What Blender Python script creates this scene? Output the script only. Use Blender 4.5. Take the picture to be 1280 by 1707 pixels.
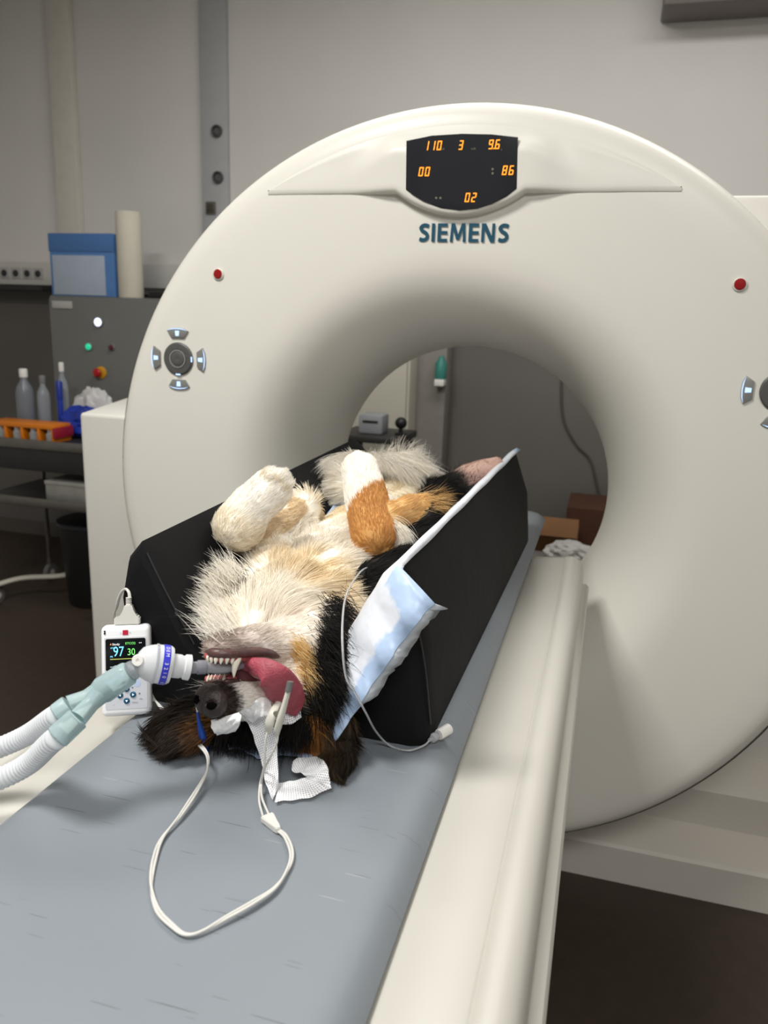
import bpy, bmesh, math, random
import numpy as np
from mathutils import Vector, Matrix

for _o in list(bpy.data.objects): bpy.data.objects.remove(_o, do_unlink=True)
SC = bpy.context.scene
COL = SC.collection
random.seed(4); RNG = np.random.default_rng(4)

# ------------------------------------------------------------------ camera
FPX = 1308.86
CAM = Vector((0.31068, -1.62399, 1.39337))
AR = Vector((0.96088407, 0.27496013, 0.03314702))
AU = Vector((-0.09731776, 0.22316486, 0.96991067))
AD = Vector((-0.25928951, 0.9351975, -0.24119406))
cd = bpy.data.cameras.new('camera')
cam = bpy.data.objects.new('camera', cd); COL.objects.link(cam)
M = Matrix.Identity(4)
for i in range(3):
    M[i][0] = AR[i]; M[i][1] = AU[i]; M[i][2] = -AD[i]; M[i][3] = CAM[i]
cam.matrix_world = M
cd.sensor_fit = 'HORIZONTAL'; cd.sensor_width = 36.0; cd.lens = 36.0 * FPX / 1280.0
cd.clip_start = 0.02; cd.clip_end = 60
cd.dof.use_dof = True; cd.dof.focus_distance = 0.95; cd.dof.aperture_fstop = 9.5
SC.camera = cam

def pt(x, y, ax, v):
    "world point seen at photo pixel x,y that lies on the plane axis=v (survey of the photograph)"
    w = AD + AR * ((x - 640) / FPX) - AU * ((y - 853.5) / FPX)
    return CAM + w * ((v - CAM[ax]) / w[ax])
def py(x, y, v): return pt(x, y, 1, v)
def pz(x, y, v): return pt(x, y, 2, v)

# ------------------------------------------------------------------ world, lights, exposure
W = bpy.data.worlds.new('world'); SC.world = W; W.use_nodes = True
W.node_tree.nodes['Background'].inputs[0].default_value = (0.80, 0.82, 0.85, 1)
W.node_tree.nodes['Background'].inputs[1].default_value = 0.22
def area(name, loc, size, power, col, target=None):
    l = bpy.data.lights.new(name, 'AREA'); l.shape = 'RECTANGLE'; l.size, l.size_y = size
    l.energy = power; l.color = col
    o = bpy.data.objects.new(name, l); COL.objects.link(o); o.location = loc
    if target is not None:
        o.rotation_euler = (Vector(target) - Vector(loc)).to_track_quat('-Z', 'Y').to_euler()
    return o
area('panel_or_fill_light', (-0.80, -1.45, 3.12), (0.7, 0.5), 62, (1.0, 0.985, 0.945))
area('panel_or_fill_light', (0.85, -2.9, 3.12), (1.2, 0.6), 58, (1.0, 0.985, 0.955))
area('panel_or_fill_light', (0.2, 0.7, 3.12), (2.4, 0.6), 40, (1.0, 0.985, 0.955))  # unseen fill added to brighten the back wall
SC.view_settings.view_transform = 'Standard'; SC.view_settings.look = 'None'
SC.view_settings.exposure = 0.0; SC.view_settings.gamma = 1.0
SC.view_settings.use_curve_mapping = False

# ------------------------------------------------------------------ materials
def lin(c):
    out = []
    for v in c[:3]:
        v = v / 255.0
        out.append(v / 12.92 if v <= 0.04045 else ((v + 0.055) / 1.055) ** 2.4)
    return tuple(out) + (1.0,)
MATS = {}
def mat(name, rgb, rough=0.5, metal=0.0, spec=0.5, var=0.0, vscale=20, bump=0.0, bscale=200, emit=0.0, trans=0.0,
        alpha=1.0, coat=0.0, sss=0.0, sheen=0.0, detail=4, ior=1.45, ecol=None):
    if name in MATS: return MATS[name]
    m = bpy.data.materials.new(name); m.use_nodes = True
    nt = m.node_tree; b = nt.nodes['Principled BSDF']
    c = lin(rgb)
    b.inputs['Base Color'].default_value = c
    b.inputs['Roughness'].default_value = rough; b.inputs['Metallic'].default_value = metal
    b.inputs['Specular IOR Level'].default_value = spec; b.inputs['IOR'].default_value = ior
    b.inputs['Transmission Weight'].default_value = trans; b.inputs['Alpha'].default_value = alpha
    b.inputs['Coat Weight'].default_value = coat; b.inputs['Sheen Weight'].default_value = sheen
    if sss: b.inputs['Subsurface Weight'].default_value = sss; b.inputs['Subsurface Radius'].default_value = (.006, .003, .002)
    if emit:
        b.inputs['Emission Color'].default_value = lin(ecol) if ecol else c
        b.inputs['Emission Strength'].default_value = emit
    tc = nt.nodes.new('ShaderNodeTexCoord')
    if var:
        n = nt.nodes.new('ShaderNodeTexNoise'); n.inputs['Scale'].default_value = vscale; n.inputs['Detail'].default_value = detail
        nt.links.new(tc.outputs['Object'], n.inputs['Vector'])
        r = nt.nodes.new('ShaderNodeValToRGB')
        r.color_ramp.elements[0].position = .3; r.color_ramp.elements[1].position = .7
        r.color_ramp.elements[0].color = tuple(x * (1 - var) for x in c[:3]) + (1,)
        r.color_ramp.elements[1].color = tuple(min(1, x * (1 + var)) for x in c[:3]) + (1,)
        nt.links.new(n.outputs['Fac'], r.inputs['Fac']); nt.links.new(r.outputs['Color'], b.inputs['Base Color'])
    if bump:
        n = nt.nodes.new('ShaderNodeTexNoise'); n.inputs['Scale'].default_value = bscale; n.inputs['Detail'].default_value = 3
        nt.links.new(tc.outputs['Object'], n.inputs['Vector'])
        bp = nt.nodes.new('ShaderNodeBump'); bp.inputs['Strength'].default_value = bump; bp.inputs['Distance'].default_value = 0.002
        nt.links.new(n.outputs['Fac'], bp.inputs['Height']); nt.links.new(bp.outputs['Normal'], b.inputs['Normal'])
    MATS[name] = m
    return m

# ------------------------------------------------------------------ builders
def tag(o, label=None, cat=None, group=None, kind=None):
    if label: o['label'] = label
    if cat: o['category'] = cat
    if group: o['group'] = group
    if kind: o['kind'] = kind
    return o
def thing(name, label, cat, loc, group=None):
    o = bpy.data.objects.new(name, None); COL.objects.link(o); o.location = loc; o.empty_display_size = .05
    return tag(o, label, cat, group)
def adopt(o, parent):
    if parent is not None:
        o.parent = parent
        o.matrix_parent_inverse = Matrix.Translation(-Vector(parent.location)) if parent.type == 'EMPTY' else Matrix.Identity(4)
    return o
def mk(name, V, F, m, parent=None, smooth=True, auto=None):
    me = bpy.data.meshes.new(name); me.from_pydata([tuple(v) for v in V], [], [tuple(f) for f in F]); me.update()
    bm = bmesh.new(); bm.from_mesh(me); bmesh.ops.recalc_face_normals(bm, faces=bm.faces)
    if auto is not None:
        for e in bm.edges:
            e.smooth = not (len(e.link_faces) == 2 and e.calc_face_angle(0) > math.radians(auto))
    for f in bm.faces: f.smooth = smooth
    bm.to_mesh(me); bm.free()
    me.materials.append(m)
    o = bpy.data.objects.new(name, me); COL.objects.link(o)
    return adopt(o, parent)
def from_bm(name, bm, m, parent=None, smooth=True, auto=40):
    bmesh.ops.recalc_face_normals(bm, faces=bm.faces)
    for e in bm.edges: e.smooth = not (len(e.link_faces) == 2 and e.calc_face_angle(0) > math.radians(auto))
    for f in bm.faces: f.smooth = smooth
    me = bpy.data.meshes.new(name); bm.to_mesh(me); bm.free(); me.materials.append(m)
    o = bpy.data.objects.new(name, me); COL.objects.link(o)
    return adopt(o, parent)
def box_bm(bm, c, s, bev=0.0, rot=None, seg=2):
    "box of full size s at c; rot is a 3x3 matrix"
    r = bmesh.ops.create_cube(bm, size=1.0)
    vs = r['verts']
    bmesh.ops.scale(bm, vec=s, verts=vs)
    if bev > 0:
        es = list({e for v in vs for e in v.link_edges})
        rr = bmesh.ops.bevel(bm, geom=es, offset=bev, segments=seg, affect='EDGES', profile=.5)
        vs = list({v for v in rr['verts']} | {v for v in vs if v.is_valid})
    if rot is not None: bmesh.ops.rotate(bm, verts=vs, matrix=rot, cent=(0, 0, 0))
    bmesh.ops.translate(bm, vec=c, verts=vs)
def box(name, c, s, m, parent=None, bev=0.004, rot=None, seg=2):
    bm = bmesh.new(); box_bm(bm, c, s, bev, rot, seg)
    return from_bm(name, bm, m, parent)
def boxx(name, a, b, m, parent=None, bev=0.004):
    a = Vector(a); b = Vector(b)
    return box(name, (a + b) / 2, [abs(b[i] - a[i]) for i in range(3)], m, parent, bev)
def prism(name, poly, fr, depth, m, parent=None, bev=0.0, smooth=True):
    "2-D polygon in frame fr=(origin,ex,ey); extruded by depth along ex x ey"
    o, ex, ey = fr; n = ex.cross(ey).normalized()
    bm = bmesh.new()
    a = [bm.verts.new(o + ex * p[0] + ey * p[1]) for p in poly]
    b = [bm.verts.new(v.co + n * depth) for v in a]
    bm.faces.new(a[::-1]); top = bm.faces.new(b)
    k = len(poly)
    for i in range(k): bm.faces.new((a[i], a[(i + 1) % k], b[(i + 1) % k], b[i]))
    if bev: bmesh.ops.bevel(bm, geom=list(top.edges), offset=bev, segments=2, affect='EDGES', profile=.5)
    return from_bm(name, bm, m, parent, smooth)
def spline(P, per=8, closed=False):
    P = [Vector(p) for p in P]; n = len(P); out = []
    rng = range(n) if closed else range(n - 1)
    for i in rng:
        p1, p2 = P[i], P[(i + 1) % n]
        p0 = P[i - 1] if (i > 0 or closed) else p1 * 2 - p2
        p3 = P[(i + 2) % n] if (i + 2 < n or closed) else p2 * 2 - p1
        for k in range(per):
            t = k / per
            out.append(.5 * ((2 * p1) + (p2 - p0) * t + (2 * p0 - 5 * p1 + 4 * p2 - p3) * t * t + (3 * p1 - p0 - 3 * p2 + p3) * t ** 3))
    if not closed: out.append(P[-1])
    return out
def frames(P):
    n = len(P); out = []
    t0 = (P[1] - P[0]).normalized(); ref = Vector((0, 0, 1)) if abs(t0.z) < .9 else Vector((1, 0, 0))
    s = t0.cross(ref).normalized()
    for i in range(n):
        t = (P[min(i + 1, n - 1)] - P[max(i - 1, 0)]).normalized()
        s = (s - t * s.dot(t)).normalized(); out.append((t, s, t.cross(s)))
    return out
def sweep_geo(P, R, n=10, flat=1.0, cap=True):
    P = [Vector(p) for p in P]
    if not hasattr(R, '__len__'): R = [R] * len(P)
    V = []; F = []
    for (p, r, (t, s, b)) in zip(P, R, frames(P)):
        for k in range(n):
            a = 2 * math.pi * k / n; V.append(p + s * (math.cos(a) * r) + b * (math.sin(a) * r * flat))
    for i in range(len(P) - 1):
        for k in range(n):
            F.append((i * n + k, i * n + (k + 1) % n, (i + 1) * n + (k + 1) % n, (i + 1) * n + k))
    if cap: F.append(tuple(range(n))[::-1]); F.append(tuple(range((len(P) - 1) * n, len(P) * n)))
    return V, F
def tube(name, P, R, m, parent=None, n=10, flat=1.0, auto=50):
    V, F = sweep_geo(P, R, n, flat); return mk(name, V, F, m, parent, auto=auto)
def merge(parts):
    V = []; F = []
    for v, f in parts:
        k = len(V); V += list(v); F += [tuple(i + k for i in q) for q in f]
    return V, F
def lathe_geo(prof, o, ax, n=32, closed=True):
    "prof: list of (radius, distance along ax)"
    ax = Vector(ax).normalized(); ref = Vector((0, 0, 1)) if abs(ax.z) < .9 else Vector((1, 0, 0))
    s = ax.cross(ref).normalized(); b = ax.cross(s); o = Vector(o); V = []; F = []
    for r, h in prof:
        for k in range(n):
            a = 2 * math.pi * k / n; V.append(o + ax * h + s * (math.cos(a) * max(r, 1e-5)) + b * (math.sin(a) * max(r, 1e-5)))
    for i in range(len(prof) - 1):
        for k in range(n): F.append((i * n + k, i * n + (k + 1) % n, (i + 1) * n + (k + 1) % n, (i + 1) * n + k))
    if closed: F.append(tuple(range(n))[::-1]); F.append(tuple(range((len(prof) - 1) * n, len(prof) * n)))
    return V, F
def lathe(name, prof, o, ax, m, parent=None, n=32, closed=True, auto=35):
    V, F = lathe_geo(prof, o, ax, n, closed); return mk(name, V, F, m, parent, auto=auto)
def text(name, s, fr, h, m, parent=None, bold=0.0, ext=0.0004, align='CENTER', sx=1.0, shear=0.0):
    cu = bpy.data.curves.new(name, 'FONT'); cu.body = s; cu.align_x = align; cu.align_y = 'CENTER'
    cu.size = 1.0; cu.offset = bold; cu.resolution_u = 3; cu.shear = shear
    t = bpy.data.objects.new('tmp', cu); COL.objects.link(t)
    dg = bpy.context.evaluated_depsgraph_get(); me = bpy.data.meshes.new_from_object(t.evaluated_get(dg))
    bpy.data.objects.remove(t, do_unlink=True)
    o, ex, ey = fr; n = ex.cross(ey).normalized(); sc = h / 0.72
    for v in me.vertices: v.co = o + ex * (v.co.x * sc * sx) + ey * (v.co.y * sc) + n * ext
    me.name = name; me.materials.clear(); me.materials.append(m)
    ob = bpy.data.objects.new(name, me); COL.objects.link(ob)
    return adopt(ob, parent)
def seg7(name, s, fr, h, m, parent, slant=.14):
    "seven-segment digits, left aligned at frame origin"
    S = {'0': 'abcdef', '1': 'bc', '2': 'abged', '3': 'abgcd', '5': 'afgcd', '6': 'afgedc', '8': 'abcdefg', '9': 'abcdfg', '-': 'g'}
    o, ex, ey = fr; n = ex.cross(ey).normalized(); w = h * .52; t = h * .13; V = []; F = []; x0 = 0
    def quad(x1, y1, x2, y2):
        k = len(V)
        for x, y in ((x1, y1), (x2, y1), (x2, y2), (x1, y2)): V.append(o + ex * (x0 + x + slant * y) + ey * y + n * .0006)
        F.append((k, k + 1, k + 2, k + 3))
    g = t * .15
    for ch in s:
        if ch == ' ': x0 += w * 1.45; continue
        if ch == '.': quad(-w * .3, 0, -w * .3 + t, t); continue
        q = S[ch]
        if 'a' in q: quad(t * .6, h - t, w - t * .6, h)
        if 'd' in q: quad(t * .6, 0, w - t * .6, t)
        if 'g' in q: quad(t * .6, h / 2 - t / 2, w - t * .6, h / 2 + t / 2)
        if 'f' in q: quad(0, h / 2 + g, t, h - g)
        if 'e' in q: quad(0, g, t, h / 2 - g)
        if 'b' in q: quad(w - t, h / 2 + g, w, h - g)
        if 'c' in q: quad(w - t, g, w, h / 2 - g)
        x0 += w * 1.45
    return mk(name, V, F, m, parent, smooth=False)
EX = Vector((1, 0, 0)); EY = Vector((0, 1, 0)); EZ = Vector((0, 0, 1))

# ================================================================== SETTING
YW = 2.35
def wallmat(name, rgb, var=.04):
    return mat(name, rgb, .75, var=var, vscale=1.6, bump=.15, bscale=90)
m_wall = wallmat('painted_wall', (220, 217, 212)); m_ceil = mat('ceiling_paint', (205, 203, 198), .8, var=.03, bump=.1)
def setting(name, a, b, m): return tag(boxx(name, a, b, m, None, 0), kind='structure')
floor_m = mat('brown_vinyl', (62, 52, 44), .42, var=.10, vscale=26, bump=.06, bscale=300, spec=.4)
setting('floor', (-3.5, -3.6, -.08), (3.0, YW + .2, 0), floor_m)
setting('wall_back', (-3.5, YW, 0), (3.0, YW + .12, 3.2), m_wall)
setting('wall_left', (-3.5, -3.6, 0), (-3.38, YW, 3.2), m_wall)
setting('wall_right', (2.88, -3.6, 0), (3.0, YW, 3.2), m_wall)
setting('ceiling', (-3.5, -3.6, 3.2), (3.0, YW + .12, 3.3), m_ceil)
setting('baseboard_back', (-3.38, YW - .012, 0), (2.88, YW, .09), mat('skirting', (90, 84, 78), .6))
# vertical boxed duct and its shadow gap
p0 = py(84, 0, YW); p1 = py(121, 0, YW)
m_duct = mat('duct_paint', (214, 208, 198), .6, var=.03)
tag(boxx('trim_1', (p0.x, YW - .05, 0), (p1.x, YW, 3.2), m_duct, None, .004), kind='structure')
p0 = py(337, 60, YW); p1 = py(381, 60, YW)
tag(boxx('trim_2', (p0.x, YW - .035, 0), (p1.x, YW, 3.2), mat('duct_grey', (176, 177, 178), .6, var=.03), None, .004), kind='structure')
# pilaster seen through the bore
p0 = py(684, 660, YW); p1 = py(752, 660, YW)
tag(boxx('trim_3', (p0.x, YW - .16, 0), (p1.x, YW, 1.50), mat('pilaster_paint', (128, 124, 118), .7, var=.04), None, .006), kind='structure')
m_plastic_w = mat('white_plastic', (232, 230, 224), .35, var=.01)
m_plastic_b = mat('black_plastic', (24, 23, 23), .45)
m_plastic_g = mat('grey_plastic', (120, 120, 120), .5)

# ================================================================== CT GANTRY
GC = Vector((0, 0, 1.0))
m_gan = mat('gantry_shell', (226, 223, 213), .38, var=.012, vscale=3, spec=.45)
m_gan2 = mat('gantry_side_shell', (222, 219, 210), .45, var=.012, vscale=3)
m_seam = mat('seam_shadow_dark', (70, 64, 58), .7)
gantry = thing('ct_scanner_gantry', 'large white ring-shaped CT scanner gantry with amber display above its bore', 'scanner', (0, .3, 0))
def gprof():
    P = [(.780, .40), (.800, .385), (.800, .03), (.7985, .012), (.794, -.004), (.785, -.016), (.770, -.024), (.750, -.028), (.70, -.030), (.60, -.031), (.53, -.031)]
    for k in range(1, 15):
        a = k / 14 * math.pi / 2
        P.append((.335 + .185 * (1 - math.sin(a)) , -.031 + .281 * (1 - math.cos(a)) ** 1.0))
    P += [(.333, .27), (.336, .30), (.36, .36), (.42, .48), (.50, .58), (.78, .58), (.780, .40)]
    return P
lathe('front_cover', gprof(), GC, (0, 1, 0), m_gan, gantry, n=160, closed=False, auto=60)
def gy(r):   # face depth at radius r
    return -.031 if r < .72 else -.028
# raised crown panel above the crease
zc = py(560, 324, -.04).z
dL = py(663, 322, -.04); dR = py(874, 321, -.04); dB = py(766, 361, -.045)
XE = math.sqrt(.752 ** 2 - (zc - 1) ** 2) - .012
def zbot(x):
    if x <= dL.x or x >= dR.x: return zc
    t = (x - dL.x) / (dR.x - dL.x)
    return zc - (zc - dB.z) * (math.sin(math.pi * t) ** .8)
V = []; F = []; NX = 97; NT = 15
for i in range(NX):
    x = -XE + 2 * XE * i / (NX - 1); gg = min(1, max(0, (abs(x) - .125) / .14)); gg = 1 - gg * gg * (3 - 2 * gg); dm = .0035 + .0165 * gg ** 2 if abs(x) < XE - 1e-6 else 0; dm *= min(1, (XE - abs(x)) / .12)
    zt = 1 + math.sqrt(.752 ** 2 - x * x); zb = zbot(x)
    V.append((x, -.022, zb)); V.append((x, -.028 - dm * .6, zb + .0005)); V.append((x, -.0295 - dm * .92, zb + .004))
    for k in range(NT):
        t = k / (NT - 1); z = zb + .010 + (zt - zb - .010) * t
        t0_ = .62 * gg; tt_ = min(1, max(0, (t - t0_) / (1 - t0_))); V.append((x, -.0305 - dm * (1 - tt_ * tt_ * (3 - 2 * tt_)) + .003 * max(0, t - .9) * 10 * (1 - .0), z))
L = NT + 3
for i in range(NX - 1):
    for k in range(L - 1): F.append((i * L + k, (i + 1) * L + k, (i + 1) * L + k + 1, i * L + k + 1))
crown = mk('crown_panel', V, F, m_gan, gantry, auto=70)
# display window
m_scr = mat('display_glass', (38, 39, 42), .22, spec=.5)
m_amb = mat('amber_led', (255, 150, 30), .5, emit=1.0, ecol=(255, 158, 45))
m_dim = mat('dim_print', (120, 112, 92), .6)
YS = -.0525
c = [py(x, y, YS) for x, y in [(677, 234), (720, 226), (770, 223), (820, 224), (863, 228), (861, 314), (845, 327), (820, 340), (795, 348), (766, 351), (735, 347), (706, 336), (688, 325), (676, 316)]]
fr = (Vector((0, YS, 0)), EX, EZ)
disp = prism('display_screen', [(v.x, v.z) for v in c], (Vector((0, YS + .006, 0)), EX, EZ), .006, m_scr, gantry, .0015)
def dfr(x, y): p = py(x, y, YS - .0006); return (p, EX, EZ)
hpx = .0165
seg7('display_digits', '110', dfr(706, 251), hpx, m_amb, disp)
seg7('display_digits', '3', dfr(763, 250), hpx, m_amb, disp)
seg7('display_digits', '9.6', dfr(813, 249), hpx, m_amb, disp)
seg7('display_digits', '00', dfr(697, 294), hpx, m_amb, disp)
seg7('display_digits', '86', dfr(836, 292), hpx, m_amb, disp)
seg7('display_digits', '02', dfr(774, 337), hpx, m_amb, disp)
for s, x, y in (('kV', 738, 249), ('mA', 789, 248), ('s', 836, 249)): text('unit_print', s, dfr(x, y), .0045, m_dim, disp)
for x, y in ((821, 282), (821, 289), (727, 330), (734, 330)):
    lathe('indicator_dot', [(.0022, 0), (.0022, .0006)], py(x, y, YS), (0, -1, 0), m_dim, disp, 10)
# maker lettering
m_teal = mat('teal_lettering', (10, 74, 96), .5)
p = py(771.5, 391, -.0325)
hh = abs(py(771, 378, -.0325).z - py(771, 403, -.0325).z)
def maker(o, h, m, parent):
    "seven bold capitals drawn as flat strokes"
    st = .20; V = []; F = []; x = 0
    def quad(*P):
        k = len(V)
        for a_, b_ in P: V.append(Vector((o.x + (x + a_) * h, o.y - .0004 - .000015 * len(F), o.z + b_ * h)))
        F.append(tuple(range(k, k + len(P))))
    def S():
        P = [(.60, .83), (.45, .895), (.26, .88), (.13, .755), (.22, .60), (.42, .48), (.53, .33), (.47, .16), (.28, .095), (.06, .15)]
        C_ = spline([(a_, b_, 0) for a_, b_ in P], 5); n = len(C_); k = len(V)
        for i in range(n):
            t = (C_[min(i + 1, n - 1)] - C_[max(i - 1, 0)]).normalized(); nn = Vector((-t.y, t.x, 0))
            for sg in (1, -1):
                q = C_[i] + nn * (st * .5 * sg); V.append(Vector((o.x + (x + q.x) * h, o.y - .0006, o.z + min(1.01, max(-.01, q.y)) * h)))
        for i in range(n - 1): F.append((k + 2 * i, k + 2 * i + 1, k + 2 * i + 3, k + 2 * i + 2))
    def E_():
        quad((0, 0), (st, 0), (st, 1), (0, 1))
        for y0 in (0, .42, .83): quad((st, y0), (.58, y0), (.58, y0 + .17), (st, y0 + .17))
    for ch, w in (('S', .62), ('I', .20), ('E', .58), ('M', .92), ('E', .58), ('N', .76), ('S', .62)):
        if ch == 'S': S()
        elif ch == 'I': quad((0, 0), (st, 0), (st, 1), (0, 1))
        elif ch == 'E': E_()
        elif ch == 'N':
            quad((0, 0), (st * .85, 0), (st * .85, 1), (0, 1)); quad((w - st * .85, 0), (w, 0), (w, 1), (w - st * .85, 1)); quad((.0, 1), (.24, 1), (w, 0), (w - .24, 0))
        elif ch == 'M':
            quad((0, 0), (st * .85, 0), (st * .95, 1), (.06, 1)); quad((w - st * .85, 0), (w, 0), (w - .06, 1), (w - st * .95, 1))
            quad((.06, 1), (.26, 1), (.55, .12), (.37, .12)); quad((w - .26, 1), (w - .06, 1), (w - .37, .12), (w - .55, .12))
        x += w + .15
    tot = (x - .15) * h
    for v in V: v.x -= tot / 2
    return mk('maker_lettering', V, F, m, parent, smooth=False)
x0_ = py(697, 391, -.0325).x; x1_ = py(847, 391, -.0325).x
maker(Vector((p.x, -.0325, p.z - hh / 2)), (x1_ - x0_) / 5.18, m_teal, gantry)
# laser/indicator lamps
m_red = mat('red_lens', (150, 14, 16), .25, coat=.5)
for x, y in ((364, 457), (1233, 474)):
    p = py(x, y, -.031)
    lathe('laser_window', [(.0125, 0), (.0125, .002), (.0105, .003), (.0105, .0035)], p, (0, -1, 0), m_gan2, gantry, 24)
    lathe('red_lens', [(.0102, .0), (.0102, .0035), (.008, .0055), (.0, .0062)], p, (0, -1, 0), m_red, gantry, 24)
# control pads
m_pad1 = mat('pad_silver', (150, 150, 146), .35, metal=.4); m_pad2 = mat('pad_dark', (92, 92, 90), .4, metal=.2)
m_led = mat('pad_blue_led', (170, 205, 255), .4, emit=.9, ecol=(190, 215, 250))
pads = [py(298, 598, -.031), py(1301, 653, -.031)]
for c0 in pads:
    def F2(x, y, d=0): return (c0 + Vector((x, -d, y)), EX, EZ)
    lathe('control_ring', [(.036, 0), (.036, .003), (.033, .0055), (.022, .006), (.0205, .004)], c0, (0, -1, 0), m_pad2, gantry, 40)
    lathe('control_ring_inlay', [(.0205, .003), (.0205, .007), (.017, .0072), (.0165, .005)], c0, (0, -1, 0), m_pad1, gantry, 36)
    lathe('control_knob', [(.0155, 0), (.0155, .007), (.012, .0085), (.004, .0075), (.0, .007)], c0, (0, -1, 0), m_pad2, gantry, 30)
    for k in range(4):
        a = k * math.pi / 2; ca, sa = math.cos(a), math.sin(a)
        ex = Vector((ca, 0, sa)); ey = Vector((-sa, 0, ca)); o = c0 + ey * .046
        b = prism('control_key', [(-.016, 0), (.016, 0), (.026, .015), (.015, .020), (0, .0215), (-.015, .020), (-.026, .015)], (o, ex, ey), .004, m_pad1, gantry, .0012)
        prism('key_light', [(-.004, .004), (.004, .004), (.005, .015), (-.005, .015)], (o - EY * .004, ex, ey), .0006, m_led, b)
        prism('key_light_edge', [(-.024, .0155), (-.014, .0195), (0, .0209), (.014, .0195), (.024, .0155), (.014, .0178), (0, .0190), (-.014, .0178)], (o - EY * .004, ex, ey), .0006, m_led, b)
    for k, a in enumerate((0, -90)):
        ca, sa = math.cos(math.radians(a)), math.sin(math.radians(a)); ex = Vector((-sa, 0, ca)); ey = Vector((ca, 0, sa))
        prism('ring_light', [(-.004, 0), (.004, 0), (.006, .012), (-.006, .012)], (c0 + ey * .024 - EY * .0055, ex, ey), .0008, m_led, gantry)
# rear housings
p = py(132, 688, .4)
V = [(p.x, .40, 0), (-.6, .40, 0), (-.6, .40, p.z), (p.x, .40, p.z)]
zt = p.z; q = pz(212, 660, zt)
bm = bmesh.new()
pl = [(p.x, .40), (-.62, .40), (-.62, q.y + .1), (q.x - .02, q.y + .1)]
a = [bm.verts.new((x, y, 0)) for x, y in pl]; b = [bm.verts.new((x, y, zt)) for x, y in pl]
bm.faces.new(a[::-1]); bm.faces.new(b)
for i in range(4): bm.faces.new((a[i], a[(i + 1) % 4], b[(i + 1) % 4], b[i]))
bmesh.ops.bevel(bm, geom=list(bm.edges), offset=.012, segments=3, affect='EDGES', profile=.5)
from_bm('side_housing', bm, m_gan2, gantry)
p = py(1238, 325, .4)
boxx('side_housing', (p.x - .10, .40, 0), (1.22, .80, p.z), m_gan2, gantry, .012)
PR = [(.22, 0), (.22, .098), (.226, .106), (.31, .152), (.31, .250), (.316, .258), (.40, .318), (.412, .322), (.412, .36), (.75, .36), (.75, 0)]
V = [(-.70, y, z) for y, z in PR] + [(1.30, y, z) for y, z in PR]; k = len(PR)
F = [tuple(range(k)), tuple(range(k, 2 * k))[::-1]] + [(i, (i + 1) % k, k + (i + 1) % k, k + i) for i in range(k)]
mk('base_plinth', V, F, mat('gantry_base_shell', (206, 200, 190), .5), gantry, auto=20)
# dark tube for the seam and its contact shadow round the front ring (lower half and upper right)
for a0, a1 in ((-205, 36),):
    P = [GC + Vector((.8005 * math.cos(math.radians(a)), .012, .8005 * math.sin(math.radians(a)))) for a in np.linspace(a0, a1, 90)]
    tube('seam_shadow', P, .0045, m_seam, gantry, 8)
for x, y in ((1070, 1330), (922, 1432)):
    p = py(x, y, -.02 if y < 1400 else .22)
    lathe('screw_cap', [(.008, 0), (.008, .003), (.005, .005), (0, .0055)], p + EY * .004, (0, -1, 0), m_gan2, gantry, 16)

# ================================================================== PATIENT TABLE
ZP = .940
YT0 = -2.05
m_rail = mat('table_rail', (186, 183, 174), .36, var=.02, vscale=6, bump=.03, bscale=60)
m_pad = None
table = thing('patient_table', 'long white scanner table with rounded side rails leading into the bore', 'table', (0, -1.1, 0))
RP = [(.170, .905), (.192, .912), (.198, .9165), (.230, .9185), (.258, .9215), (.2605, .9195), (.263, .9225), (.272, .9255), (.281, .9240), (.290, .918), (.296, .908), (.2985, .895), (.299, .872), (.303, .868), (.309, .868), (.312, .864), (.312, .80), (.300, .77), (.19, .76)]
def rail(sgn, y1):
    V = []; F = []; k = len(RP)
    ys = [YT0, -.9, -.25, y1 - .02, y1 - .006, y1]
    for j, y in enumerate(ys):
        sh = [0, 0, 0, 0, .003, .012][j]
        for x, z in RP:
            V.append((sgn * (x - sh * (x > .2)), y, z - (sh * .6 if z > .85 else 0)))
    for j in range(len(ys) - 1):
        for i in range(k - 1): F.append((j * k + i, j * k + i + 1, (j + 1) * k + i + 1, (j + 1) * k + i))
        F.append((j * k + k - 1, j * k, (j + 1) * k, (j + 1) * k + k - 1))
    F.append(tuple(range(k))); F.append(tuple(range((len(ys) - 1) * k, len(ys) * k))[::-1])
    return mk('side_rail', V, F, m_rail, table, auto=50)
rail(1, -.004); rail(-1, -.004)
boxx('table_bed', (-.19, YT0, .80), (.19, -.01, .905), m_rail, table, .004)
boxx('cradle', (-.185, -.6, .888), (.185, .34, .912), m_rail, table, .008)
boxx('table_column', (-.21, -1.95, .07), (.21, -.65, .80), mat('column_shell', (190, 187, 178), .5), table, .03)
boxx('table_foot', (-.27, -2.0, 0), (.27, -.35, .07), mat('column_foot', (120, 116, 110), .6), table, .015)

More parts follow.
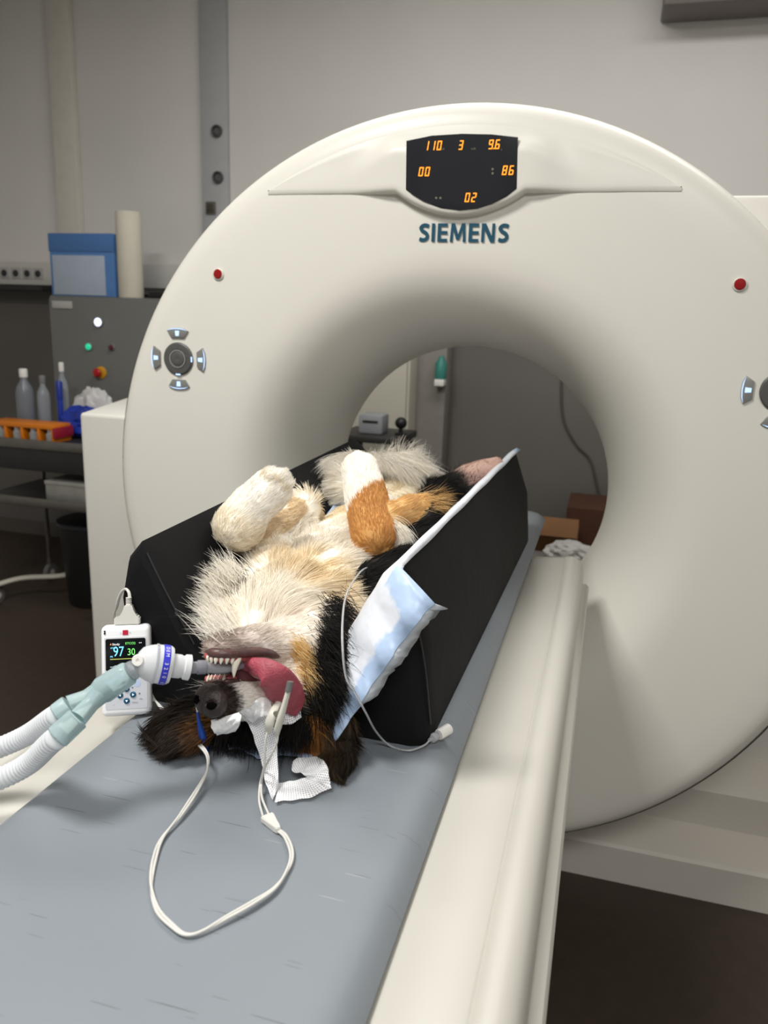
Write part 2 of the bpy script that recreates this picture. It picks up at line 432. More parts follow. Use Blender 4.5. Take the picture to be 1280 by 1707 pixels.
# mattress with scratches
def pad_material():
    m = mat('grey_vinyl_mattress', (124, 130, 136), .42, var=.04, vscale=5, bump=.10, bscale=25, spec=.4)
    nt = m.node_tree; b = nt.nodes['Principled BSDF']
    tc = nt.nodes.new('ShaderNodeTexCoord')
    base = b.inputs['Base Color'].links[0].from_socket
    def scratches(rot, sc, thr, seed):
        mp = nt.nodes.new('ShaderNodeMapping'); mp.inputs['Rotation'].default_value = (0, 0, rot); mp.inputs['Scale'].default_value = sc; mp.inputs['Location'].default_value = (seed, seed, 0)
        nt.links.new(tc.outputs['Object'], mp.inputs['Vector'])
        v = nt.nodes.new('ShaderNodeTexVoronoi'); v.inputs['Scale'].default_value = 1.0; v.feature = 'F1'
        nt.links.new(mp.outputs['Vector'], v.inputs['Vector'])
        lt = nt.nodes.new('ShaderNodeMath'); lt.operation = 'LESS_THAN'; lt.inputs[1].default_value = thr
        nt.links.new(v.outputs['Distance'], lt.inputs[0])
        nz = nt.nodes.new('ShaderNodeTexNoise'); nz.inputs['Scale'].default_value = 9; nt.links.new(mp.outputs['Vector'], nz.inputs['Vector'])
        g = nt.nodes.new('ShaderNodeSeparateColor'); nt.links.new(v.outputs['Color'], g.inputs[0])
        gt = nt.nodes.new('ShaderNodeMath'); gt.operation = 'GREATER_THAN'; gt.inputs[1].default_value = .985; nt.links.new(g.outputs[0], gt.inputs[0])
        ml = nt.nodes.new('ShaderNodeMath'); ml.operation = 'MULTIPLY'; nt.links.new(lt.outputs[0], ml.inputs[0]); nt.links.new(gt.outputs[0], ml.inputs[1])
        return ml.outputs[0]
    cur = base
    for rot, sc, thr, seed, fac, colr in ((.5, (17, 620, 1), (.30), 3.1, .55, (62, 64, 68)), (-.9, (30, 620, 1), (.26), 7.7, .5, (70, 72, 76)), (1.3, (20, 600, 1), (.24), 1.7, .35, (190, 194, 198)), (2.2, (22, 900, 1), (.28), 5.2, .5, (60, 62, 66))):
        s = scratches(rot, sc, thr, seed)
        mu = nt.nodes.new('ShaderNodeMath'); mu.operation = 'MULTIPLY'; mu.inputs[1].default_value = fac; nt.links.new(s, mu.inputs[0])
        mx = nt.nodes.new('ShaderNodeMix'); mx.data_type = 'RGBA'; nt.links.new(mu.outputs[0], mx.inputs['Factor'])
        nt.links.new(cur, mx.inputs['A']); mx.inputs['B'].default_value = lin(colr); cur = mx.outputs['Result']
    nt.links.new(cur, b.inputs['Base Color'])
    return m
m_pad = pad_material()
sec = [(-.185, .914), (-.192, .918), (-.189, .927), (-.178, .936), (-.16, .9395), (-.12, .940), (0, .940), (.12, .940), (.158, .9395), (.173, .936), (.186, .928), (.192, .918), (.185, .914)]
V = []; F = []; k = len(sec); ys = list(np.linspace(YT0 + .01, .28, 60)) + [.30, .312, .318]
for j, y in enumerate(ys):
    e = [0, 0, 0]; d = 0 if y < .29 else (.002 if y < .305 else (.008 if y < .315 else .018))
    for x, z in sec:
        V.append((x, y, max(.9135, z - d) + (.0005 * math.sin(y * 21 + x * 17) - .0006 if z > .939 else 0)))
for j in range(len(ys) - 1):
    for i in range(k): F.append((j * k + i, j * k + (i + 1) % k, (j + 1) * k + (i + 1) % k, (j + 1) * k + i))
F.append(tuple(range(k))); F.append(tuple(range((len(ys) - 1) * k, len(ys) * k))[::-1])
mattress = mk('table_mattress', V, F, m_pad, None, auto=60)
tag(mattress, 'long blue-grey vinyl mattress with fine scratches on the scanner table', 'mattress')

# ================================================================== POSITIONING CUSHION
m_blk = mat('black_nylon', (15, 15, 17), .70, var=.12, vscale=14, bump=.35, bscale=38, spec=.22)
YC0, YC1 = -.858, .012
cush = thing('positioning_cushion', 'black fabric V-shaped trough cushion holding the dog on its back', 'cushion', (-.03, -.42, ZP))
def section(t):
    "cross-section from front (t=0) to back (t=1): closed polygon of left bolster, floor, right wedge"
    l = lambda a, b: a + (b - a) * t
    left = [(l(-.190, -.205), ZP), (l(-.214, -.222), ZP + .03), (l(-.216, -.228), 1.065), (l(-.209, -.226), l(1.112, 1.105)), (l(-.191, -.217), l(1.132, 1.130)), (l(-.183, -.20), l(1.120, 1.118)), (l(-.158, -.17), l(1.072, 1.07)), (l(-.125, -.135), 1.015), (-.085, .972), (-.06, .956), (-.06, ZP)]
    right = [(-.06, ZP), (-.06, .956), (.0, .956), (.022, .962), (l(.05, .06), 1.005), (l(.085, .10), 1.075), (l(.108, .128), l(1.120, 1.112)), (l(.117, .138), l(1.139, 1.127)), (l(.126, .146), l(1.122, 1.110)), (l(.148, .166), 1.045), (l(.160, .178), .965), (l(.160, .178), ZP)]
    return left, right
def bolster(which, name):
    V = []; F = []; N = 26
    ys = [YC0 + (YC1 - YC0) * i / N for i in range(N + 1)]
    k = len(section(0)[which])
    def row(t, y, inset=0):
        s = section(t)[which]; cx = sum(p[0] for p in s) / k; cz = sum(p[1] for p in s) / k
        for x, z in s:
            zz = z + (cz - z) * inset * (1 if z > ZP + .001 else 0)
            wob = .0022 * math.sin(y * 31 + z * 40 + x * 22) if ZP + .02 < z < 1.12 else 0
            V.append((x + (cx - x) * inset + wob, y, zz))
    row(0, YC0 - .014, .22); row(0, YC0 - .008, .06)
    for i, y in enumerate(ys): row(i / N, y)
    row(1, YC1 + .008, .06); row(1, YC1 + .014, .22)
    n = len(V) // k
    for j in range(n - 1):
        for i in range(k): F.append((j * k + i, j * k + (i + 1) % k, (j + 1) * k + (i + 1) % k, (j + 1) * k + i))
    F.append(tuple(range(k))); F.append(tuple(range((n - 1) * k, n * k))[::-1])
    return mk(name, V, F, m_blk, cush, auto=38)
bolster(0, 'side_bolster'); bolster(1, 'side_wedge')
m_stitch = mat('black_piping', (34, 34, 37), .55)
l0, r0 = section(0)
for poly in ([l0[i] for i in (5, 6, 7)], [r0[i] for i in (8, 9, 10)]):
    tube('seam_piping', spline([(x, YC0 - .004, z) for x, z in poly], 5), .0012, m_stitch, cush, 6)

# ================================================================== ABSORBENT UNDERPAD
def underpad():
    m = bpy.data.materials.new('underpad_film'); m.use_nodes = True; nt = m.node_tree; b = nt.nodes['Principled BSDF']
    b.inputs['Roughness'].default_value = .38
    at = nt.nodes.new('ShaderNodeAttribute'); at.attribute_name = 'core'
    n = nt.nodes.new('ShaderNodeTexNoise'); n.inputs['Scale'].default_value = 60
    tc = nt.nodes.new('ShaderNodeTexCoord'); nt.links.new(tc.outputs['Object'], n.inputs['Vector'])
    ad = nt.nodes.new('ShaderNodeMath'); ad.operation = 'MULTIPLY_ADD'; ad.inputs[1].default_value = .5; nt.links.new(n.outputs['Fac'], ad.inputs[0]); nt.links.new(at.outputs['Fac'], ad.inputs[2])
    r = nt.nodes.new('ShaderNodeValToRGB'); r.color_ramp.elements[0].position = .70; r.color_ramp.elements[1].position = .82
    r.color_ramp.elements[0].color = lin((178, 200, 230)); r.color_ramp.elements[1].color = lin((226, 230, 238))
    nt.links.new(ad.outputs[0], r.inputs['Fac']); nt.links.new(r.outputs['Color'], b.inputs['Base Color'])
    n2 = nt.nodes.new('ShaderNodeTexNoise'); n2.inputs['Scale'].default_value = 38; n2.inputs['Detail'].default_value = 2; nt.links.new(tc.outputs['Object'], n2.inputs['Vector'])
    bp = nt.nodes.new('ShaderNodeBump'); bp.inputs['Strength'].default_value = .55; bp.inputs['Distance'].default_value = .004
    nt.links.new(n2.outputs['Fac'], bp.inputs['Height']); nt.links.new(bp.outputs['Normal'], b.inputs['Normal'])
    # across: from left inner slope over the trough floor to just over the right ridge
    N = 44
    def arc(poly, n):
        P = [Vector((x, z)) for x, z in poly]; L = [0]
        for i in range(1, len(P)): L.append(L[-1] + (P[i] - P[i - 1]).length)
        out = []
        for j in range(n + 1):
            s = L[-1] * j / n; i = max(k for k in range(len(L)) if L[k] <= s + 1e-9); i = min(i, len(P) - 2)
            t = (s - L[i]) / (L[i + 1] - L[i]); out.append(P[i].lerp(P[i + 1], t))
        return out
    def sect(t):
        l = lambda a, b: a + (b - a) * t
        return arc([(l(-.100, -.185), l(.992, 1.100)), (l(-.092, -.131), l(.984, 1.020)), (-.082, .977), (-.055, .961), (0, .961), (.012, .966), (l(.040, .050), 1.010), (l(.075, .090), 1.079), (l(.1005, .1205), l(1.127, 1.119)), (l(.1165, .1375), l(1.1445, 1.1325)), (l(.122, .142), l(1.139, 1.127))], N)
    rows = []
    # free front part: overhangs the front of the cushion
    f1 = arc([(-.035, .948), (-.02, .9435), (.0, .9425), (.035, .9435), (.062, .950), (.080, .972), (.105, 1.02), (.130, 1.065), (.150, 1.098), (.160, 1.112), (.1665, 1.118)], N)
    f2 = arc([(-.07, .962), (-.06, .956), (-.05, .953), (.0, .953), (.022, .962), (.046, .990), (.069, 1.035), (.090, 1.080), (.108, 1.118), (.118, 1.137), (.126, 1.141)], N)
    yf1 = [-.925 - .030 * max(0, 1 - i / 22) + .022 * max(0, (i - 26) / 18) + .004 * math.sin(i * .9) for i in range(N + 1)]
    s0 = sect(0)
    def crk(i, j): return .0016 * math.sin(i * .83 + j * 1.7) + .0012 * math.sin(i * 1.9 - j * 2.3)
    for j, t in enumerate((0, .25, .5, .75)):
        row = []
        for i in range(N + 1):
            a = f1[i].lerp(f2[i], min(1, t * 1.6)) if t < .62 else f2[i].lerp(s0[i], (t - .62) / .38 * .8)
            y = yf1[i] + (-.866 - yf1[i]) * t
            row.append(Vector((a[0] + crk(i, j), y, max(a[1] + crk(i, j), .9415))))
        rows.append(row)
    M_ = 30
    for j in range(M_ + 1):
        t = j / M_; y = YC0 + (YC1 + .045 - YC0) * t; s = sect(min(1, t))
        rows.append([Vector((p[0], y, p[1] + .0008 * math.sin(i * 1.3 + j))) for i, p in enumerate(s)])
    V = [p for r_ in rows for p in r_]; F = []
    for j in range(len(rows) - 1):
        for i in range(N): F.append((j * (N + 1) + i, j * (N + 1) + i + 1, (j + 1) * (N + 1) + i + 1, (j + 1) * (N + 1) + i))
    o = mk('absorbent_underpad', V, F, m, None)
    at = o.data.attributes.new('core', 'FLOAT', 'POINT')
    for j in range(len(rows)):
        for i in range(N + 1):
            e = min(i, (N - i) * 1.0 if j < 4 else 99, 99) / 7.0; e = min(e, (j + .0) / 1.7, (len(rows) - 1 - j) / 3.0)
            at.data[j * (N + 1) + i].value = min(1, max(0, e)) * .9
    so = o.modifiers.new('thickness', 'SOLIDIFY'); so.thickness = .0014; so.offset = 1
    tag(o, 'white absorbent underpad with pale blue plastic border under the dog', 'pad')
    # grey inner film edge that peeks out beyond the fold of the flap
    P = [rows[0][i] for i in range(24, N + 1)]
    V = []; F = []
    for k_, p in enumerate(P):
        w_ = .010 + .002 * math.sin(k_ * .7) + .0012 * math.sin(k_ * 2.9); e = min(1, k_ / 4) * w_
        V.append(p + Vector((.0, .0006, -.0006))); V.append(p + Vector((e * .75 + .001, .012 + .003 * math.sin(k_ * 2.1), -e * .55)))
    for i in range(len(P) - 1): F.append((2 * i, 2 * i + 2, 2 * i + 3, 2 * i + 1))
    fo = mk('film_edge', V, F, mat('grey_film', (176, 182, 188), .3, bump=.5, bscale=70), o)
    s2 = fo.modifiers.new('thickness', 'SOLIDIFY'); s2.thickness = .0008
    return o
underpad()
# ================================================================== BACKGROUND FURNITURE
ZD = 1.47
tag(boxx('trim_4', (-3.38, YW - .010, .09), (2.88, YW, ZD), mat('lower_wall_dark', (104, 100, 95), .7, var=.05, vscale=2, bump=.15, bscale=90), None, 0), kind='structure')  # lower back wall in a darker tone than the wall above
# socket trunking along the wall
ta_, tb_ = py(0, 436, YW - .07), py(0, 474, YW - .07)
trunk = boxx('trim_5', (-3.38, YW - .075, tb_.z), (-1.2, YW, ta_.z), mat('trunking_plastic', (206, 203, 196), .45), None, .006)
tag(trunk, kind='structure')
m_sock = mat('socket_face', (176, 174, 170), .4); m_hole = mat('socket_hole', (50, 48, 46), .6)
zz = (ta_.z + tb_.z) / 2
for x in (8, 27, 46, 64):
    p = py(x, 458, YW - .076); s = box('socket_plate', (p.x, YW - .077, zz), (.062, .006, .062), m_sock, trunk, .004)
    lathe('socket_well', [(.019, 0), (.019, .002), (.016, .003)], (p.x, YW - .080, zz), (0, -1, 0), m_hole, s, 16)
shelf = boxx('wall_shelf', (-3.36, YW - .17, tb_.z - .032), (py(84, 482, YW - .1).x, YW - .011, tb_.z - .008), mat('dark_laminate', (42, 41, 42), .45, var=.1), None, .004)
tag(shelf, 'narrow dark laminate shelf under the white socket trunking', 'shelf')
# black wall outlets on the vertical duct
for (x, y), lab in (((362, 219), 'round black wall outlet, topmost on the grey vertical duct'), ((364, 296), 'round black wall outlet on the grey duct above the square one')):
    p = py(x, y, YW - .036); r_ = thing('wall_outlet', lab, 'outlet', (p.x, YW - .036, p.z), 'black outlets on the grey duct')
    lathe('outlet_ring', [(.030, 0), (.030, .012), (.026, .016), (.022, .012), (.022, .006)], (p.x, YW - .036, p.z), (0, -1, 0), mat('outlet_ring_grey', (92, 90, 90), .5), r_, 24)
    lathe('outlet_well', [(.0215, .002), (.0215, .010), (.018, .006), (0, .004)], (p.x, YW - .036, p.z), (0, -1, 0), m_plastic_b, r_, 24)
p = py(352, 347, YW - .036); r_ = thing('wall_switch', 'small square dark switch below the round outlets on the duct', 'switch', (p.x, YW - .036, p.z))
box('switch_frame', (p.x, YW - .041, p.z), (.056, .010, .062), mat('switch_brown', (96, 90, 80), .5), r_, .004)
box('switch_rocker', (p.x, YW - .048, p.z), (.034, .008, .040), mat('switch_dark', (70, 66, 60), .5), r_, .003)
# wall unit at the upper right edge
p = py(1105, 9, YW - .22)
ac = thing('wall_unit', 'dark grey wall-mounted unit high on the wall above the scanner', 'wall unit', (p.x + .45, YW - .11, p.z))
boxx('casing', (p.x, YW - .22, p.z), (p.x + .95, YW - .002, p.z + .28), mat('unit_grey', (112, 104, 100), .5), ac, .012)
for k in range(3): boxx('louvre', (p.x + .04, YW - .226, p.z + .03 + k * .022), (p.x + .91, YW - .214, p.z + .042 + k * .022), mat('unit_slat', (90, 84, 82), .5), ac, .002)

# electrical control cabinet
YK = 1.80
m_cab = mat('cabinet_grey', (112, 112, 108), .48, var=.03, vscale=4)
c0 = py(77, 492, YK); KX0, KZ = c0.x, c0.z; KX1 = KX0 + .80
cab = thing('control_cabinet', 'grey metal control cabinet with lit lamps and a red stop button', 'cabinet', ((KX0 + KX1) / 2, YK + .22, 0))
boxx('cabinet_body', (KX0, YK + .02, .08), (KX1, YK + .46, KZ), m_cab, cab, .008)
door = boxx('cabinet_door', (KX0 + .012, YK, .10), (KX1 - .012, YK + .022, KZ - .012), m_cab, cab, .006)
boxx('cabinet_plinth', (KX0 + .03, YK + .06, 0), (KX1 - .03, YK + .42, .08), mat('cabinet_plinth_dark', (48, 48, 48), .6), cab, .004)
p = py(104, 508, YK); box('label_plate', (p.x, YK - .002, p.z), (.115, .005, .036), mat('label_plate_white', (176, 175, 170), .5), door, .002)
def lamp(x, y, r, m, nm):
    p = py(x, y, YK); lathe('lamp_ring', [(r * 1.25, 0), (r * 1.25, .006), (r, .009)], p, (0, -1, 0), m_plastic_g, door, 20)
    lathe(nm, [(r, .002), (r, .011), (r * .7, .017), (0, .020)], p, (0, -1, 0), m, door, 20)
lamp(165, 537, .020, mat('lamp_white', (225, 232, 255), .3, emit=1.6, ecol=(225, 232, 255)), 'white_lamp')
lamp(149, 578, .016, mat('lamp_green', (40, 190, 140), .3, emit=.7, ecol=(40, 200, 150)), 'green_lamp')
lamp(187, 579, .014, mat('button_dark_red', (92, 40, 40), .4), 'red_button')
p = py(169, 621, YK)
lathe('stop_button_plate', [(.030, 0), (.030, .006), (.027, .008)], p, (0, -1, 0), mat('safety_yellow', (205, 150, 30), .4), door, 24)
lathe('stop_button', [(.010, .006), (.010, .020), (.021, .022), (.022, .030), (.016, .038), (0, .040)], p + Vector((-.006, 0, 0)), (0, -1, 0), mat('stop_red', (176, 26, 30), .35), door, 24)
lathe('lock_barrel', [(.011, 0), (.011, .012), (.008, .014), (0, .014)], Vector((KX1 - .06, YK, .95)), (0, -1, 0), m_plastic_g, door, 16)

# on the cabinet: blue carton, paper roll
ZK = KZ
a = py(87, 492, YK + .04); b = py(192, 492, YK + .04); hB = py(140, 390, YK + .04).z - ZK
bx_ = thing('blue_carton', 'blue cardboard carton with a white front label on the grey cabinet', 'carton', ((a.x + b.x) / 2, YK + .16, ZK))
m_bl = mat('carton_blue', (82, 126, 182), .55, var=.05)
boxx('carton_body', (a.x, YK + .04, ZK), (b.x, YK + .26, ZK + hB), m_bl, bx_, .004)
boxx('carton_label', (a.x + .015, YK + .037, ZK + .006), (b.x - .05, YK + .041, ZK + hB * .66), mat('carton_label_white', (168, 180, 194), .6, var=.03), bx_, .001)
boxx('carton_lid_flap', (a.x - .002, YK + .036, ZK + hB * .72), (b.x + .002, YK + .265, ZK + hB + .003), mat('carton_blue_lid', (74, 116, 172), .55), bx_, .003)
p = py(217, 492, YK + .08); hR = py(217, 353, YK + .08).z - ZK
rl = thing('paper_roll', 'tall white paper roll standing beside the blue carton', 'paper roll', (p.x, YK + .09, ZK))
lathe('roll', [(.058, 0), (.060, .003), (.060, hR - .004), (.058, hR), (.024, hR), (.022, hR - .03)], (p.x, YK + .09, ZK), (0, 0, 1), mat('paper_white', (214, 208, 192), .8, var=.04, vscale=8, bump=.2), rl, 36)
lathe('cardboard_core', [(.0235, .0), (.0235, hR + .001), (.020, hR + .001), (.020, .002)], (p.x, YK + .09, ZK), (0, 0, 1), mat('core_brown', (150, 122, 90), .8), rl, 24)
p = py(258, 489, YK + .10)
tag(box('black_adapter', (p.x + .02, YK + .10, ZK + .0165), (.085, .05, .033), m_plastic_b, None, .006), 'small black power adapter on the grey cabinet beside the paper roll', 'adapter')

# instrument trolley
YTR = 1.26
m_steel = mat('trolley_steel', (118, 114, 108), .38, metal=.75, var=.08); m_dark_st = mat('trolley_dark', (40, 39, 38), .5, var=.1)
zt1 = py(60, 738, YTR).z; zt2 = py(90, 838, YTR).z
tx0 = py(-40, 740, YTR).x; tx1 = tx0 + .80
tro = thing('instrument_trolley', 'dark steel trolley with two shelves on castor legs beside the scanner', 'trolley', ((tx0 + tx1) / 2, YTR + .2, 0))
def trayshelf(z):
    boxx('shelf', (tx0, YTR, z - .016), (tx1, YTR + .42, z), m_dark_st, tro, .003)
    boxx('shelf_rim', (tx0, YTR - .004, z - .03), (tx1, YTR + .004, z + .012), m_steel, tro, .002)
trayshelf(zt1); trayshelf(zt2)
boxx('drawer', (tx0 + .03, YTR + .004, zt1 - .13), (tx1 - .03, YTR + .40, zt1 - .017), m_dark_st, tro, .004)
for x in (tx0 + .02, tx1 - .02):
    for y in (YTR + .02, YTR + .40): tube('post', [(x, y, .11), (x, y, zt1 + .02)], .011, m_steel, tro, 12)
m_beige = mat('castor_beige', (190, 184, 170), .5)
for x in (tx0 + .06, tx1 - .17):
    tube('castor_arm', spline([(x - .05, YTR - .02, .095), (x + .04, YTR + .10, .115), (x + .20, YTR + .19, .12), (x + .24, YTR + .38, .11)], 5), .017, m_beige, tro, 10, .7)
for x, y in ((tx0 + .02, YTR + .02), (tx1 - .02, YTR + .02), (tx0 + .02, YTR + .40), (tx1 - .02, YTR + .40)):
    w_ = lathe('castor_wheel', [(.016, -.014), (.040, -.013), (.045, -.008), (.045, .008), (.040, .013), (.016, .014)], (x, y, .0455), (1, 0, 0), mat('castor_grey', (96, 94, 92), .5), tro, 24)
    lathe('wheel_hub', [(.015, -.0155), (.015, .0155)], (x, y, .0455), (1, 0, 0), m_beige, w_, 14)
    tube('castor_fork', [(x, y, .115), (x, y, .088)], .014, m_steel, tro, 10)
# things on the trolley
def on_tro(x): return py(x, 735, YTR + .06).x
Zs = zt1
a = on_tro(-8); b = on_tro(100)
rk = thing('vial_rack', 'orange plastic vial rack holding white capped vials on the trolley', 'rack', ((a + b) / 2, YTR + .08, Zs))
m_or = mat('rack_orange', (214, 120, 20), .4)
boxx('rack_plate', (a, YTR + .02, Zs + .058), (b, YTR + .14, Zs + .078), m_or, rk, .003)
for k in range(5):
    x = a + (b - a) * k / 4; boxx('rack_post', (min(x, b - .014), YTR + .02, Zs), (min(x, b - .014) + .014, YTR + .14, Zs + .060), m_or, rk, .002)
boxx('rack_end', (b - .004, YTR + .018, Zs + .02), (b + .012, YTR + .142, Zs + .066), mat('rack_end_crimson', (150, 26, 48), .4), rk, .002)
for k in range(4):
    x = a + (b - a) * (k + .5) / 4 + .006
    v = thing('vial', 'small white-capped glass vial in the orange rack, ' + ('fourth from the crimson end', 'third from the crimson end', 'second from the crimson end', 'next to the crimson end')[k], 'vial', (x, YTR + .05, Zs), 'vials in the orange rack')
    lathe('vial_glass', [(.020, 0), (.021, .004), (.021, .034), (.014, .042), (.013, .048)], (x, YTR + .05, Zs), (0, 0, 1), mat('vial_glass', (188, 190, 188), .15, trans=.3), v, 18)
    lathe('vial_cap', [(.014, .046), (.0145, .056), (0, .0565)], (x, YTR + .05, Zs), (0, 0, 1), m_plastic_w, v, 18)
m_clear = mat('clear_bottle', (190, 196, 204), .15, trans=.55, alpha=.9); m_btl = mat('bottle_grey', (128, 134, 142), .3, trans=.2)
def bottle(px_, h, r, dy, m, lab, capm):
    x = on_tro(px_); y = YTR + dy
    t = thing('bottle', lab, 'bottle', (x, y, Zs), 'bottles on the trolley')
    lathe('bottle_body', [(r * .9, 0), (r, .006), (r, h * .62), (r * .85, h * .72), (r * .4, h * .82), (r * .38, h * .88)], (x, y, Zs), (0, 0, 1), m, t, 24)
    lathe('bottle_cap', [(r * .46, h * .87), (r * .48, h * .98), (r * .40, h), (0, h)], (x, y, Zs), (0, 0, 1), capm, t, 20)
bottle(6, .30, .040, .22, m_btl, 'grey-blue bottle, broadest of those behind the orange rack', m_plastic_w)
bottle(27, .27, .030, .26, m_clear, 'clear slim bottle with grey cap behind the orange rack', m_plastic_g)
bottle(44, .33, .026, .33, m_clear, 'tall clear bottle with white cap behind the orange rack', m_plastic_w)
p = on_tro(60)
mk_ = thing('marker_pen', 'blue marker standing upright between bottles and crumpled tissue', 'pen', (p, YTR + .24, Zs))
m_blue = mat('marker_blue', (36, 62, 160), .4)
lathe('pen_body', [(.013, 0), (.014, .004), (.014, .17)], (p, YTR + .24, Zs), (0, 0, 1), m_blue, mk_, 16)
lathe('pen_cap', [(.0155, .165), (.0155, .245), (.011, .252), (0, .253)], (p, YTR + .24, Zs), (0, 0, 1), mat('marker_cap', (30, 50, 140), .35), mk_, 16)
def crumple(name, c, s, m, lab, cat, seed, amp=.22):
    bm = bmesh.new(); bmesh.ops.create_icosphere(bm, subdivisions=4, radius=1.0); rs = random.Random(seed); ds = [Vector((rs.uniform(-1, 1), rs.uniform(-1, 1), rs.uniform(-1, 1))) for _ in range(12)]
    for v in bm.verts:
        d = v.co.normalized(); k = 1 + amp * sum(abs(math.sin(d.dot(q) * (3 + i * .7) + i)) - .6 for i, q in enumerate(ds)) / 3
        v.co = Vector((d.x * s[0], d.y * s[1], max(d.z, -.55) * s[2])) * k
    lo_ = min(v.co.z for v in bm.verts)
    for v in bm.verts: v.co += Vector(c) - Vector((0, 0, lo_))
    o = from_bm(name, bm, m, None, True, 25); return tag(o, lab, cat)
crumple('crumpled_tissue', (on_tro(92), YTR + .35, Zs), (.10, .05, .125), mat('tissue_white', (208, 206, 204), .8), 'crumpled white tissue heap on the trolley behind blue bag', 'tissue', 3)
crumple('blue_bag', (on_tro(104), YTR + .22, Zs), (.12, .055, .085), mat('bag_blue', (28, 52, 150), .4, var=.2), 'crumpled blue plastic bag lying on the trolley', 'bag', 8)
crumple('plastic_pouch', (on_tro(162), YTR + .32, Zs), (.06, .05, .07), mat('pouch_lilac', (176, 180, 206), .3), 'pale lilac plastic pouch beside the crumpled tissue', 'pouch', 12)
xm = py(72, 800, YTR + .02).x
ib = thing('instrument_box', 'pale metal instrument box on the lower trolley shelf', 'box', (xm + .12, YTR + .12, zt2))
boxx('box_body', (xm, YTR + .03, zt2), (xm + .26, YTR + .22, zt2 + .075), mat('pale_metal', (150, 148, 142), .4, metal=.3, var=.1), ib, .004)
boxx('box_lid', (xm - .003, YTR + .027, zt2 + .072), (xm + .263, YTR + .223, zt2 + .092), mat('pale_metal_lid', (170, 168, 162), .4, metal=.3, var=.1), ib, .004)
wb = thing('waste_bin', 'black plastic bin standing under the instrument trolley', 'bin', (tx0 + .42, YTR + .26, 0))
lathe('bin_body', [(.13, 0), (.135, .01), (.16, .40)], (tx0 + .42, YTR + .24, .0), (0, 0, 1), m_plastic_b, wb, 32)
lathe('bin_rim', [(.158, .39), (.167, .395), (.167, .41), (.155, .412)], (tx0 + .42, YTR + .24, .0), (0, 0, 1), mat('bin_rim_dark', (36, 36, 38), .4), wb, 32)

# seen through the bore
YB = 2.02
def bpx(x, y, yy=YB): return py(x, y, yy)
a = bpx(560, 600); b = bpx(682, 600)
lk = thing('wall_locker', 'pale beige tall locker against the wall behind the scanner', 'locker', ((a.x + b.x) / 2, YW - .16, 0))
m_lock = mat('locker_beige', (186, 182, 168), .5)
boxx('locker_body', (a.x - .2, YB + .03, .0), (b.x, YW - .011, 1.62), m_lock, lk, .006)
boxx('locker_door', (a.x - .19, YB + .012, .05), (b.x - .012, YB + .03, 1.60), m_lock, lk, .004)
s1 = bpx(594, 726, 1.62); s2 = bpx(668, 726, 1.62)
tb = thing('side_stand', 'dark side table behind the scanner seen through the bore', 'table', ((s1.x + s2.x) / 2, 1.75, 0))
boxx('table_top', (s1.x - .1, 1.62, s1.z - .03), (s2.x, 1.92, s1.z), mat('stand_dark', (44, 42, 40), .5), tb, .005)
for x in (s1.x - .07, s2.x - .03):
    for y in (1.65, 1.89): boxx('leg', (x - .014, y - .014, 0), (x + .014, y + .014, s1.z - .03), mat('stand_leg', (58, 56, 54), .5), tb, .003)
p = bpx(618, 712, 1.70)
dv = thing('desk_device', 'small grey boxy device on the dark table behind the scanner', 'device', (p.x, 1.74, s1.z))
boxx('device_body', (p.x - .055, 1.69, s1.z), (p.x + .055, 1.80, s1.z + .085), mat('device_grey', (140, 142, 146), .5), dv, .008)
boxx('device_slot', (p.x - .035, 1.687, s1.z + .05), (p.x + .035, 1.692, s1.z + .06), m_plastic_b, dv, .001)
p = bpx(668, 711, 1.70)
kn = thing('black_webcam', 'round black ball-shaped camera on the dark table behind the scanner', 'camera', (p.x - .01, 1.74, s1.z))
lathe('camera_foot', [(.026, 0), (.026, .008), (.010, .012), (.008, .03)], (p.x - .01, 1.74, s1.z), (0, 0, 1), m_plastic_b, kn, 20)
lathe('camera_ball', [(.001, .026), (.014, .029), (.024, .040), (.027, .052), (.024, .064), (.014, .075), (.001, .078)], (p.x - .01, 1.74, s1.z), (0, 0, 1), m_plastic_b, kn, 24)
p = bpx(737, 612, YW - .165)
hg = thing('hanging_teal_bottle', 'teal dispenser hanging on the grey pillar behind the scanner', 'dispenser', (p.x, YW - .19, p.z))
lathe('bottle', [(.026, -.055), (.028, -.045), (.028, .02), (.014, .04), (.012, .055)], (p.x, YW - .192, p.z), (0, 0, 1), mat('teal_plastic', (56, 128, 118), .4), hg, 20)
boxx('wall_holder', (p.x - .024, YW - .225, p.z - .088), (p.x + .024, YW - .161, p.z - .056), m_plastic_w, hg, .004)
a = bpx(895, 900, 1.75)
cb = thing('cardboard_box', 'open brown cardboard box on the floor left of the darker one', 'box', (a.x + .05, 1.9, 0))
m_cb = mat('cardboard', (128, 90, 56), .8, var=.08, vscale=12)
zt = bpx(905, 868, 1.75).z
boxx('carton_body', (a.x - .12, 1.75, 0), (a.x + .17, 1.90, zt - .04), m_cb, cb, .004)
fl_ = box('carton_flap', (a.x + .03, 1.735, zt - .02), (.28, .006, .09), m_cb, cb, .001, Matrix.Rotation(math.radians(-38), 3, 'X'))
a = bpx(945, 845, 1.92); b = bpx(1015, 845, 1.92)
cb = thing('cardboard_box', 'tall dark brown cardboard box standing by the wall behind scanner', 'box', (a.x + .2, 2.1, 0))
boxx('carton_body', (a.x, 1.92, 0), (a.x + .42, 2.25, a.z), mat('cardboard_dark', (78, 48, 32), .8, var=.08, vscale=12), cb, .004)
boxx('carton_tape', (a.x + .18, 1.917, .02), (a.x + .23, 2.253, a.z + .002), mat('packing_tape', (120, 90, 60), .3), cb, .001)
